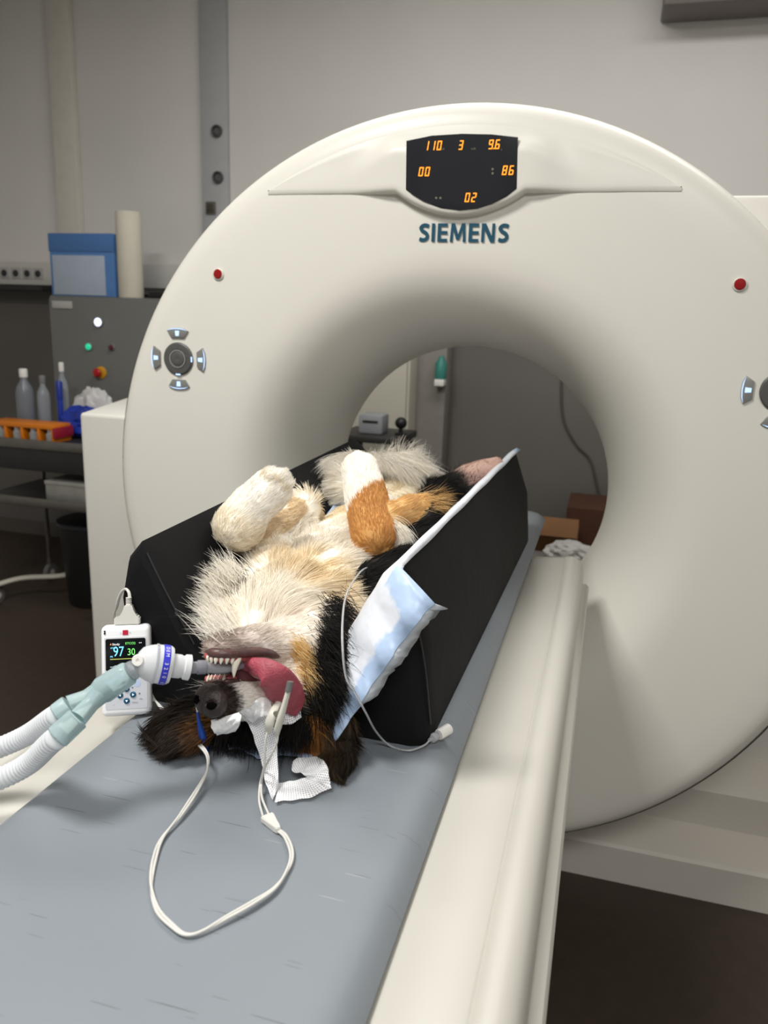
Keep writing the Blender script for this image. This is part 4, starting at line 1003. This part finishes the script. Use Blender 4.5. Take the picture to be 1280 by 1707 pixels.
bm = bmesh.new()
for p, r, ax, w, tg, t in BL:
    res = bmesh.ops.create_icosphere(bm, subdivisions=2, radius=r)
    if ax is not None:
        for v in res['verts']: v.co += ax * (v.co.dot(ax) * (w - 1))
    bmesh.ops.translate(bm, vec=p, verts=res['verts'])
me = bpy.data.meshes.new('tmp'); bm.to_mesh(me); bm.free()
tmp = bpy.data.objects.new('tmp', me); COL.objects.link(tmp)
md = tmp.modifiers.new('r', 'REMESH'); md.mode = 'VOXEL'; md.voxel_size = .0032
sm = tmp.modifiers.new('s', 'SMOOTH'); sm.iterations = 7; sm.factor = .5
dg = bpy.context.evaluated_depsgraph_get()
bme = bpy.data.meshes.new_from_object(tmp.evaluated_get(dg)); bpy.data.objects.remove(tmp, do_unlink=True)
bme.name = 'body'
nv = len(bme.vertices); VC = np.empty(nv * 3); bme.vertices.foreach_get('co', VC); VC = VC.reshape(-1, 3)
NV = np.empty(nv * 3); bme.vertices.foreach_get('normal', NV); NV = NV.reshape(-1, 3)
TAGS = sorted({b[4] for b in BL})
def nearest(P):
    best = np.full(len(P), 1e9); tg = np.zeros(len(P), int); tt = np.zeros(len(P))
    for p, r, ax, w, name, t in BL:
        d = P - np.array(p)
        if ax is not None:
            a = np.array(ax); q = d @ a; d = d + np.outer(q, a) * (1 / w - 1)
        dist = np.sqrt((d * d).sum(1)) - r
        m = dist < best; best[m] = dist[m]; tg[m] = TAGS.index(name); tt[m] = t
    return tg, tt
def vnoise(P, freq, seed=0):
    rs = np.random.default_rng(100 + seed); out = np.zeros(len(P))
    for k in range(6):
        d = rs.normal(size=3); d /= np.linalg.norm(d); out += np.sin(P @ d * freq * (0.6 + .25 * k) + rs.uniform(0, 6.28))
    return out / 3.0
def srgb(*c): return np.array(lin(c)[:3])
CW = srgb(246, 240, 229); CC = srgb(236, 218, 182); CPW = srgb(250, 245, 236); CB = srgb(20, 17, 15); CT = srgb(208, 156, 92); CLT = srgb(226, 190, 132); CP = srgb(206, 172, 158); CDB = srgb(52, 40, 36); CGR = srgb(244, 240, 233)
def sstep(a, b, x): t = np.clip((x - a) / (b - a), 0, 1); return t * t * (3 - 2 * t)
def mixc(A, B, t): return A * (1 - t[:, None]) + B * t[:, None]
hA, hV, hW, hS = (np.array(q) for q in (ha, hv, hw, Sk))
def coat(P, tg, tt):
    n = len(P); C = np.tile(CW, (n, 1)); n1 = vnoise(P, 60, 1); n2 = vnoise(P, 25, 2); n3 = vnoise(P, 160, 3)
    is_ = lambda *k: np.isin(tg, [TAGS.index(x) for x in k])
    m = is_('torso', 'neck', 'arm_l', 'arm_r')
    cream = sstep(.1, .9, n2 + .35) * sstep(-.86, -.78, P[:, 1]) * .85
    c = mixc(np.tile(CW, (n, 1)), np.tile(CC, (n, 1)), cream)
    # black sides and back
    rx = P[:, 0] - (.030 + .012 * n1 + .02 * sstep(-.86, -.8, P[:, 1]) - .01 * sstep(-.6, -.4, P[:, 1])); blk = sstep(0, .012, rx)
    lz = 1.012 + .008 * n1 - P[:, 2]; blk = np.maximum(blk, sstep(0, .010, lz))
    c = mixc(c, np.tile(CB, (n, 1)), blk); C[m] = c[m]
    L = P - hS; la = L @ hA; lw = L @ hW; lv = L @ hV
    # head
    m = is_('cranium', 'cheek')
    c = np.tile(CB, (n, 1))
    tan = sstep(-.012, .006, lv + .006 * n1) * sstep(-.015, .02, la)
    c = mixc(c, np.tile(CLT, (n, 1)), tan)
    wh = np.maximum(sstep(.032, .046, lv + .004 * n1), sstep(.045, .062, la + .004 * n1) * sstep(-.03, -.02, lv))
    c = mixc(c, np.tile(CW, (n, 1)), wh); C[m] = c[m]
    thr_ = np.exp(-(((P - np.array(JB)) ** 2).sum(1)) / .045 ** 2) * (lv > .02); mm_ = is_('neck', 'cheek', 'cranium'); C[mm_] = mixc(C, np.tile(srgb(236, 226, 214), (n, 1)), np.clip(thr_ * 1.3, 0, .9))[mm_]
    m = is_('mandible'); dk = sstep(.60, .72, tt) * 0
    lip = sstep(.006, .0, lv - (.026 + .36 * (la - .05)) + .0)  # lower edge of the jaw
    c = mixc(np.tile(srgb(244, 236, 226), (n, 1)), np.tile(srgb(140, 116, 106), (n, 1)), .7 * sstep(.55, .85, tt + .06 * n1)); C[m] = c[m]
    m = is_('muzzle')
    fr = sstep(.106, .119, la + .005 * n1 - .10 * np.maximum(0, -lv))
    c = mixc(np.tile(CGR, (n, 1)), np.tile(CDB, (n, 1)), fr)
    sp = sstep(.3, .9, n3) * sstep(.0, .012, lv) * .5; c = mixc(c, np.tile(srgb(120, 84, 70), (n, 1)), sp * (1 - fr)); C[m] = c[m]
    m = is_('paw_l'); c = mixc(np.tile(CPW, (n, 1)), np.tile(CC, (n, 1)), .35 * sstep(.3, .0, tt)); C[m] = c[m]
    m = is_('forearm_l'); C[m] = np.tile(srgb(238, 222, 194), (n, 1))[m]
    m = is_('paw_r'); c = mixc(np.tile(CT, (n, 1)), np.tile(CPW, (n, 1)), sstep(.50, .56, tt + .03 * n1 - (P[:, 0] - float(mr.x)) * 8.0)); C[m] = c[m]
    m = is_('forearm_r'); C[m] = np.tile(CLT, (n, 1))[m]
    m = is_('arm_r'); C[m] = np.tile(CB, (n, 1))[m]
    m = is_('thigh_r'); C[m] = np.tile(CB * 1.3, (n, 1))[m]
    m = is_('hind_r'); c = mixc(np.tile(CB * 1.5, (n, 1)), np.tile(CP, (n, 1)), sstep(.15, .45, tt + .1 * n1)); C[m] = c[m]
    m = is_('thigh_l', 'tail'); C[m] = CW
    return C
tgV, ttV = nearest(VC); CV = coat(VC, tgV, ttV)
# carve the soft belly fuzz a little so that the surface is not perfectly smooth
ca = bme.attributes.new('tint', 'FLOAT_COLOR', 'POINT')
ca.data.foreach_set('color', np.c_[CV * np.where(np.isin(tgV, [TAGS.index(x) for x in ('paw_l', 'paw_r', 'forearm_l', 'forearm_r', 'muzzle', 'mandible')]), .95, .92)[:, None], np.ones(nv)].ravel().astype(np.float32))
def attr_mat(name, rough, hair=False):
    m = bpy.data.materials.new(name); m.use_nodes = True; nt = m.node_tree; b = nt.nodes['Principled BSDF']
    a = nt.nodes.new('ShaderNodeAttribute'); a.attribute_name = 'tint'
    b.inputs['Roughness'].default_value = rough; b.inputs['Specular IOR Level'].default_value = .3
    nt.links.new(a.outputs['Color'], b.inputs['Base Color'])
    if hair:
        t = nt.nodes.new('ShaderNodeBsdfTranslucent'); nt.links.new(a.outputs['Color'], t.inputs['Color'])
        mx = nt.nodes.new('ShaderNodeMixShader'); mx.inputs[0].default_value = .45
        nt.links.new(b.outputs[0], mx.inputs[1]); nt.links.new(t.outputs[0], mx.inputs[2])
        nt.links.new(mx.outputs[0], nt.nodes['Material Output'].inputs['Surface'])
    return m
m_skin = attr_mat('coat_skin', .75); m_fur = attr_mat('coat_fur', .5, True)
bme.materials.clear(); bme.materials.append(m_skin)
for pl_ in bme.polygons: pl_.use_smooth = True
body = bpy.data.objects.new('body', bme); COL.objects.link(body); adopt(body, dog)
bme.calc_loop_triangles()
TRI = np.empty(len(bme.loop_triangles) * 3, int); bme.loop_triangles.foreach_get('vertices', TRI); TRI = TRI.reshape(-1, 3)
BVH = BVHTree.FromPolygons([Vector(v) for v in VC], [tuple(t) for t in TRI])
def on(x, y, lift=0.0, default=-.97):
    "point of the dog's surface seen at a photo pixel"
    w = (AD + AR * ((x - 640) / FPX) - AU * ((y - 853.5) / FPX)).normalized()
    h = BVH.ray_cast(CAM, w)
    if h[0] is None: return py(x, y, default)
    return h[0] - w * lift
# ---- ears
def ear(P, R, thick, wide_dir):
    "soft leaf-shaped flap; wide_dir is the direction across the leaf"
    P = spline(P, 6); n = len(P); RR = np.interp(np.linspace(0, 1, n), np.linspace(0, 1, len(R)), R); V = []; F = []; K = 18
    for i, p in enumerate(P):
        t = (P[min(i + 1, n - 1)] - P[max(i - 1, 0)]).normalized(); s_ = (Vector(wide_dir) - t * Vector(wide_dir).dot(t)).normalized(); b_ = t.cross(s_)
        for k in range(K):
            a = 2 * math.pi * k / K; q = p + s_ * (math.cos(a) * RR[i]) + b_ * (math.sin(a) * min(thick, RR[i])) + b_ * (.006 * math.cos(a) ** 2)
            q.z = max(q.z, ZP + .001); V.append(q)
    for i in range(n - 1):
        for k in range(K): F.append((i * K + k, i * K + (k + 1) % K, (i + 1) * K + (k + 1) % K, (i + 1) * K + k))
    F.append(tuple(range(K))); F.append(tuple(range((n - 1) * K, n * K)))
    o = mk('ear', V, F, m_skin, dog)
    return o, np.array([tuple(v.co) for v in o.data.vertices])
earR, er = ear([H(-.015, .050, -.012), py(540, 1188, -.905), py(547, 1225, -.918), py(556, 1258, -.928), pz(570, 1284, .9475)], [.016, .026, .0285, .0235, .008], .009, (1, .1, .15))
earL, el = ear([H(.0, -.050, -.014), pz(322, 1206, .972), pz(294, 1216, .962), pz(264, 1212, .953)], [.018, .024, .025, .010], .010, (.15, -.75, -.65))
def earcol(P, o):
    n1 = vnoise(P, 130, 5); n2 = vnoise(P, 50, 6); C = np.tile(srgb(50, 40, 32) if o is earL else srgb(98, 80, 60), (len(P), 1))
    c0 = P.mean(0)
    if o is earR: s = sstep(.004, -.016, P[:, 0] - c0[0] + .006 * n1 + (P[:, 2] - c0[2]) * .35) * sstep(-.035, -.01, P[:, 2] - c0[2])
    else: s = sstep(-.002, .022, P[:, 0] - c0[0] + .008 * n1) * sstep(-.3, .5, n2 + .3)
    C = mixc(C, np.tile(srgb(176, 116, 50), (len(P), 1)), s * .7)
    e = sstep(-.1, .7, n2) if o is earL else np.maximum(sstep(.3, 1.0, n2) * .7, sstep(.012, .024, P[:, 0] - c0[0] + .004 * n1)); return mixc(C, np.tile(CB, (len(P), 1)), e * .8)
for o, P_ in ((earR, er), (earL, el)):
    a = o.data.attributes.new('tint', 'FLOAT_COLOR', 'POINT'); a.data.foreach_set('color', np.c_[earcol(P_, o), np.ones(len(P_))].ravel().astype(np.float32))
# ---- nose
m_nose = mat('nose_leather', (50, 41, 40), .5, var=.2, vscale=120, bump=.7, bscale=420, spec=.5)
nc = H(.130, 0, -.005)
V = []; F = []; n_ = 20; mm = 28
for i in range(n_ + 1):
    th = math.pi * i / n_
    for k in range(mm):
        ph = 2 * math.pi * k / mm
        a_, w_, v_ = math.cos(th), math.sin(th) * math.cos(ph), math.sin(th) * math.sin(ph)
        r_ = 1.0
        for sg in (-1, 1):                       # nostril pits: comma-shaped, on the front sides
            d = math.hypot((w_ - sg * .50) / .24, (v_ + .05 - .15 * abs(w_)) / .30)
            if a_ > 0: r_ -= .42 * max(0, 1 - d * d) ** .8 if d < 1 else 0
        if a_ > 0.2: r_ -= .10 * max(0, 1 - abs(w_) / .10)
        V.append(nc + ha * (a_ * .0125 * r_) + hw * (w_ * .0195 * r_) + hv * (v_ * .0165 * r_))
for i in range(n_):
    for k in range(mm): F.append((i * mm + k, i * mm + (k + 1) % mm, (i + 1) * mm + (k + 1) % mm, (i + 1) * mm + k))
nose = mk('nose', V, F, m_nose, dog)
m_dark = mat('nostril_dark', (7, 5, 5), .9, spec=.05)
for sg in (-1, 1):
    Q = [nc + ha * a_ + hw * (sg * w_) + hv * v_ for a_, w_, v_ in ((.0098, .0062, .0010), (.0090, .0088, -.0012), (.0070, .0125, .0000), (.0048, .0160, .0040))]
    V, F = sweep_geo(spline(Q, 5), list(np.interp(np.linspace(0, 1, 16), [0, .2, .5, .8, 1], [.0016, .0040, .0040, .0020, .0008])), 12)
    mk('nostril', V, F, m_dark, dog)
# ---- lips, gums, teeth, tongue
m_lip = mat('lip_skin', (84, 58, 54), .38, var=.2, vscale=90, bump=.2, bscale=200)
m_gum = mat('gum_flesh', (168, 82, 84), .3, var=.12, vscale=80, coat=.3)
m_tooth = mat('tooth_enamel', (240, 234, 216), .25, coat=.3)
m_tong = mat('tongue_flesh', (160, 72, 84), .48, var=.12, vscale=70, bump=.6, bscale=420, sss=.1)
lo = [on(x, y, .000) for x, y in ((346, 1086), (362, 1089), (385, 1089), (405, 1088), (425, 1087), (446, 1089), (466, 1096))]
lo = [p + AD * .0022 for p in lo]
tube('lower_lip', spline(lo, 6), list(np.interp(np.linspace(0, 1, 37), [0, .1, .5, .9, 1], [.003, .0066, .0068, .0050, .002])), m_lip, dog, 12, .8)
up = [on(x, y, .001) for x, y in ((342, 1138), (356, 1136), (375, 1136), (398, 1133), (418, 1128), (432, 1122))]
tube('upper_lip', spline(up, 6), list(np.interp(np.linspace(0, 1, 31), [0, .1, .8, 1], [.002, .0032, .003, .0015])), m_lip, dog, 10)
g1 = [p - hv * .0045 - AD * -.001 for p in lo[:5]]
tube('gum', spline(g1, 6), .0046, m_gum, dog, 10)
tube('gum', spline([p + hv * .0030 + AD * .002 for p in up[:5]], 6), .0032, m_gum, dog, 10)
V, F = sweep_geo(spline([JB.lerp(H(.06, 0, .008), .6), H(.085, 0, .022), H(.108, 0, .026)], 6), [.016, .017, .017, .017, .017, .016, .016, .015, .014, .013, .012, .010, .006], 16)
mk('mouth_lining', V, F, mat('mouth_dark', (92, 38, 42), .4), dog)
def tooth(base, tip, r, bend=0.0):
    base = Vector(base); tip = Vector(tip); mid = base.lerp(tip, .5) + ha * bend
    V, F = sweep_geo(spline([base, mid, tip], 5), [r * s for s in (.8, 1, 1.02, 1, .95, .86, .76, .64, .5, .34, .12)], 10)
    mk('tooth', V, F, m_tooth, dog)
gl = [p - hv * .0065 - AD * .003 for p in spline(lo[:5], 10)]
for i in (2, 6, 10, 14, 18, 22):
    p = gl[i]; tooth(p + hv * .003, p - hv * .0040, .0021)
p = gl[27]; tooth(p + hv * .004, p - hv * .0175 + ha * .002, .0036, .002)
gu = [p + hv * .003 - AD * .001 for p in spline(up[:5], 10)]
for i in (3, 7, 11, 15, 19):
    p = gu[i]; tooth(p - hv * .002, p + hv * .0048, .0017)
p = gu[31]; tooth(p - hv * .003, p + hv * .0125 + ha * .001, .0032, .002)
cl = [H(.062, .004, .018), py(414, 1114, -.975), py(438, 1119, -.992), py(458, 1134, -.990), py(474, 1156, -.975), py(484, 1177, -.962), py(488, 1190, -.955)]
wd = [.008, .0085, .0120, .0165, .0185, .0155, .0065]
PC = spline(cl, 6); n = len(PC); V = []; F = []; K = 16
for i, p in enumerate(PC):
    t = (PC[min(i + 1, n - 1)] - PC[max(i - 1, 0)]).normalized()
    s = t.cross(AD).normalized(); nn = s.cross(t).normalized()
    if nn.dot(AD) > 0: nn = -nn
    w_ = np.interp(i / (n - 1), np.linspace(0, 1, len(wd)), wd)
    for k in range(K):
        a = 2 * math.pi * k / K; cx = math.cos(a); sx = math.sin(a)
        th = .0034 * (abs(sx) ** .6) * (1 if sx > 0 else -1)
        if sx > 0: th -= .0016 * max(0, 1 - abs(cx) / .3)
        V.append(p + s * (cx * w_) + nn * (th - .004 * cx * cx + .001 * math.sin(i * .7 + cx * 3)))
for i in range(n - 1):
    for k in range(K): F.append((i * K + k, i * K + (k + 1) % K, (i + 1) * K + (k + 1) % K, (i + 1) * K + k))
F.append(tuple(range(K))); F.append(tuple(range((n - 1) * K, n * K)))
tongue = mk('tongue', V, F, m_tong, dog)

# ---- fur: strands combed by body region
def sample(Vt, tri, N, dens=None):
    A, B, C_ = Vt[tri[:, 0]], Vt[tri[:, 1]], Vt[tri[:, 2]]
    cr = np.cross(B - A, C_ - A); ar = np.linalg.norm(cr, axis=1)
    w = ar * (dens[tri].mean(1) if dens is not None else 1); w = w / w.sum()
    idx = RNG.choice(len(tri), N, p=w); r1 = np.sqrt(RNG.random(N)); r2 = RNG.random(N)
    P = A[idx] * (1 - r1)[:, None] + B[idx] * (r1 * (1 - r2))[:, None] + C_[idx] * (r1 * r2)[:, None]
    return P, cr[idx] / ar[idx][:, None], idx
def grow(P, Nn, flow, length, lift, drop, curl, K=6, clump=.5):
    N = len(P); fl = flow - Nn * (flow * Nn).sum(1)[:, None]; fl /= np.linalg.norm(fl, axis=1)[:, None] + 1e-9
    j = RNG.normal(size=(N, 3)) * .07
    q = np.stack([vnoise(P, 140, 11), vnoise(P, 140, 12), vnoise(P, 140, 13)], 1) * curl[:, None]
    d0 = fl + Nn * lift[:, None] + j + q; d0 /= np.linalg.norm(d0, axis=1)[:, None]
    side = np.cross(fl, Nn)
    pts = [P - Nn * np.clip(length * .04, .0001, .001)[:, None]]; d = d0.copy(); dec = np.clip((length - .006) / .02, 0, 1) * .35; step = (length / (K - 1))[:, None]
    cur = pts[0]
    bend = (vnoise(P, 70, 15) * curl * .8)[:, None]
    for k in range(1, K):
        cur = cur + d * step; pts.append(cur)
        d = d + fl * .22 - Nn * (lift * dec)[:, None] + side * bend * .30 + np.array([0, 0, -1.0]) * drop[:, None] * .30
        d /= np.linalg.norm(d, axis=1)[:, None]
    return np.stack(pts, 1)
STR = []; SC_ = []; SR = []
def add_strands(S, C, r):
    STR.append(S); SC_.append(C); SR.append(np.full(len(S), r) if np.isscalar(r) else r)
def tint_jit(C, amt=.12):
    return np.clip(C * (1 + RNG.normal(size=(len(C), 1)) * amt), 0, 1)
# region table: length, lift, drop, curl, density
REG = {'torso': (.036, .20, .08, .34, 1.0), 'neck': (.042, .30, .08, .32, 1.45), 'arm_l': (.026, .25, .1, .3, .8), 'arm_r': (.03, .3, .2, .3, .9),
       'cranium': (.016, .30, .1, .3, 1.1), 'cheek': (.016, .32, .1, .3, 1.3), 'muzzle': (.0050, .30, 0, .12, 2.0), 'mandible': (.0095, .34, 0, .2, 2.2),
       'forearm_l': (.014, .35, .1, .22, 1.4), 'paw_l': (.0085, .30, 0, .18, 2.0), 'paw_r': (.0080, .26, 0, .15, 2.0), 'forearm_r': (.015, .2, .05, .25, 1.3),
       'thigh_l': (.035, .3, .1, .4, .8), 'thigh_r': (.030, .35, .1, .4, .9), 'hind_r': (.007, .32, 0, .2, .5), 'tail': (.04, .3, .3, .4, .5)}
dens = np.array([REG[TAGS[i]][4] for i in tgV])
dens = dens * np.where(VC[:, 2] < .985, .25, 1.0)
P, Nn, idx = sample(VC, TRI, 120000, dens)
vi = TRI[idx, 0]; tg = tgV[vi]; tt = ttV[vi]
L = np.array([REG[t][0] for t in TAGS])[tg]; LI = np.array([REG[t][1] for t in TAGS])[tg]; DR = np.array([REG[t][2] for t in TAGS])[tg]; CU = np.array([REG[t][3] for t in TAGS])[tg]
fl = np.zeros_like(P)
isT = lambda *k: np.isin(tg, [TAGS.index(x) for x in k])
m = isT('torso', 'neck', 'arm_l', 'arm_r', 'thigh_l', 'thigh_r')
fl[m] = np.stack([(P[m, 0] + .045) * 9, np.full(m.sum(), .75), np.full(m.sum(), -.25)], 1)
m = isT('cranium', 'cheek'); fl[m] = -hA * .8 + (P[m] - hS) @ np.outer(hW, hW) * 12
m = isT('muzzle', 'mandible'); fl[m] = -hA
for k, (a, b) in {'paw_l': (wl, tl), 'paw_r': (wr, tr), 'forearm_l': (py(505, 848, -.51), wl), 'forearm_r': (wr, py(722, 842, -.51)), 'hind_r': (Vector((.03, -.23, 1.08)), py(826, 775, -.15))}.items():
    m = isT(k); fl[m] = np.array(b - a)
m = isT('tail'); fl[m] = np.array([.6, -.5, -.1])
# shorter coat on the throat right behind the chin, bare-ish belly
LL = L * (.75 + .5 * RNG.random(len(L)))
thr = np.exp(-(((P - np.array(JB)) ** 2).sum(1)) / .040 ** 2); LL = np.where(isT('neck', 'cheek', 'cranium'), LL * (1 - .6 * thr * (P[:, 2] > 1.03)), LL)
LL = np.where(isT('torso') & (P[:, 2] > 1.05), LL * (1 - .72 * sstep(-.60, -.46, P[:, 1])), LL)
# keep the open mouth free
S = grow(P, Nn, fl, LL, LI, DR, CU)
C = coat(P, tg, tt)
add_strands(S, np.clip(C * (1 + RNG.normal(size=(len(C), 1)) * np.where(LL < .014, .13, .09)[:, None]), 0, 1), np.where(LL < .010, .00024, .00034))
# ears
for o, P_ in ((earR, er), (earL, el)):
    o.data.calc_loop_triangles(); tr_ = np.array([tuple(t.vertices) for t in o.data.loop_triangles])
    p, nn, ii = sample(P_, tr_, 8000)
    ax = (P_[-20:].mean(0) - P_[:20].mean(0)); f = np.tile(ax, (len(p), 1)) + (p - P_.mean(0)) * 1.2; f /= np.linalg.norm(f, axis=1)[:, None]
    n = len(p); S = grow(p, nn, f, .017 * (.5 + RNG.random(n)), np.full(n, .55), np.full(n, .10), np.full(n, .4))
    S[:, :, 2] = np.maximum(S[:, :, 2], ZP + .001)
    add_strands(S, tint_jit(earcol(p, o), .25), .00026)
# long tufts: free-hand bundles (root point, tip direction)
def tuft(root, spread, d, n, length, col, drop=.4, curl=.35, r=.00028, fan=.25):
    root = np.array(root); P = root + RNG.normal(size=(n, 3)) * np.array(spread)
    d = np.array(d) / np.linalg.norm(d); D = d + RNG.normal(size=(n, 3)) * fan; D /= np.linalg.norm(D, axis=1)[:, None]
    K = 7; pts = [P]; cur = P; st = (length * (.6 + .6 * RNG.random(n)) / (K - 1))[:, None]
    cu = RNG.normal(size=(n, 3)) * .12 * curl + np.stack([vnoise(P, 120, 21), vnoise(P, 120, 22), vnoise(P, 120, 23)], 1) * .10 * curl
    for k in range(1, K):
        cur = cur + D * st; pts.append(cur); D = D + cu + np.array([0, 0, -1.]) * drop * .28; D /= np.linalg.norm(D, axis=1)[:, None]
    S = np.stack(pts, 1); S[:, :, 2] = np.maximum(S[:, :, 2], ZP + .001)
    add_strands(S, tint_jit(np.tile(col, (n, 1)), .12), r)
# tail plume fanning over the rump
for k in range(22):
    t = k / 21; p = py(568 + 76 * t, 774 - 12 * math.sin(math.pi * t), -.20 + .03 * t)
    tuft(p, (.004, .006, .003), (-.68 + 1.55 * t, -.75 + .25 * t, .10 + .12 * math.sin(3.14 * t)), 95, .10 + .02 * t, CW * (.88 + .12 * (k % 2)), drop=.62, curl=.14, fan=.07, r=.00036)
for q in ((640, 762), (655, 764), (668, 768), (680, 774)):
    tuft(py(q[0], q[1], -.18), (.005, .006, .004), (1.0, -.35, .05), 120, .10, CW, drop=.50, curl=.12, fan=.08)
tuft(py(690, 775, -.10), (.010, .006, .006), (.2, .1, .9), 60, .045, CGR * .9, drop=.2, fan=.4)
tuft(py(712, 790, -.10), (.008, .006, .006), (.1, .1, .9), 50, .040, CGR * .7, drop=.2, fan=.4)
tuft(py(705, 815, -.14), (.022, .02, .008), (.5, -.2, .5), 700, .040, CB * 1.3, drop=.6, fan=.4)
tuft(py(745, 820, -.2), (.018, .02, .008), (.7, -.1, .4), 500, .035, CB * 1.3, drop=.6, fan=.4)
tuft(py(770, 795, -.19), (.012, .014, .004), (.25, .3, .9), 160, .024, CB * 2.2, drop=.3, fan=.4)
# feathering on the tan forearm
tuft(py(705, 845, -.53), (.007, .006, .008), (.95, .15, .05), 800, .036, CLT, drop=.1, curl=.2, fan=.22)
tuft(py(712, 835, -.52), (.006, .006, .005), (.95, .2, .25), 380, .034, srgb(178, 140, 84), drop=.1, curl=.2, fan=.22)
# white curl beside the tan wrist
for k in range(7):
    tuft(py(650 + k, 872 + 2 * k, -.585), (.003, .003, .004), (.85 - .1 * k, -.35, .05 - .09 * k), 70, .052, CW, drop=.95, curl=.15, fan=.10)
# left ruff fringe and right-hand black mane, rooted in the coat
for k in range(18):
    t = k / 17; q = (362 - 10 * math.sin(math.pi * t) + 22 * t * t, 1058 - 100 * t); r0_ = on(q[0] + 10, q[1], 0, -.845 + .05 * t)
    tuft(r0_, (.006, .008, .006), (-.70 + .1 * t, .25, .40), 80, .036, CW, drop=.25, curl=.2, fan=.20)
    if k % 2: tuft(r0_ + Vector((-.006, .01, -.012)), (.008, .010, .006), (-.8, .3, .45), 40, .046, CB * 2, drop=.25, curl=.25, fan=.22)
for k in range(16):
    t = k / 15; q = (558 - 22 * t, 1010 + 138 * t); r0_ = on(q[0] - 8, q[1], 0, -.885)
    tuft(r0_, (.008, .008, .008), (.62, -.10, -.25 - .55 * t), 260, .036, CB * 1.1, drop=.5, curl=.45, fan=.26)
    if k < 9: tuft(r0_, (.006, .006, .006), (.9, -.15, -.1), 5, .060, CB * 1.2, drop=.9, curl=.9, fan=.3, r=.00018)
for k in range(8):
    t = k / 7; q = (498 + 20 * t, 1074 + 62 * t)
    tuft(on(q[0] - 6, q[1], .0, -.9), (.005, .005, .005), (.50, .15, -.45), 150, .020, CLT if k % 2 else srgb(236, 208, 150), drop=.4, curl=.2, fan=.2)
# tan tuft before the right ear, orange tufts on the other ear
tuft(py(523, 1200, -.925), (.005, .005, .012), (.15, -.25, -1), 260, .030, srgb(190, 128, 58), drop=.2, fan=.28)
tuft(py(318, 1215, -.945), (.006, .006, .008), (-.5, -.35, -.6), 220, .022, srgb(190, 128, 58), drop=.2, fan=.35)
for k in range(9):
    t = k / 8; tuft(py(372 + 130 * t, 1212 - 6 * t, -.945), (.006, .006, .006), (.1, -.35, -.8), 240, .026, CB * 1.1, drop=.2, curl=.3, fan=.3)
# whiskers
wk = [on(330, 1150, 0), on(345, 1145, 0)]
for k in range(7):
    p = np.array(H(.105, -.018, -.004 + .003 * (k % 3))); tuft(p, (.002, .002, .002), (-.9, -.1 + .1 * (k % 3), -.05 * k + .2), 2, .038, CW * .9, drop=.15, r=.00012, fan=.25)
S = np.concatenate(STR) if len({s.shape[1] for s in STR}) == 1 else None
hc = bpy.data.hair_curves.new('fur')
sizes = [s.shape[1] for s in STR for _ in range(len(s))]
hc.add_curves(sizes)
pos = np.concatenate([s.reshape(-1, 3) for s in STR]).astype(np.float32)
hc.attributes['position'].data.foreach_set('vector', pos.ravel()) if 'position' in hc.attributes else hc.points.foreach_set('position', pos.ravel())
rad = np.concatenate([(r[:, None] * np.interp(np.linspace(0, 1, s.shape[1]), [0, .5, 1], [1, .85, .12])[None]).ravel() for s, r in zip(STR, SR)]).astype(np.float32)
ra = hc.attributes.get('radius') or hc.attributes.new('radius', 'FLOAT', 'POINT'); ra.data.foreach_set('value', rad)
cc = np.concatenate([np.repeat(np.c_[c, np.ones(len(c))], s.shape[1], axis=0) for s, c in zip(STR, SC_)]).astype(np.float32)
ta = hc.attributes.new('tint', 'FLOAT_COLOR', 'POINT'); ta.data.foreach_set('color', cc.ravel())
hc.materials.append(m_fur)
fur = bpy.data.objects.new('fur', hc); COL.objects.link(fur); adopt(fur, dog); tag(fur, kind='stuff')
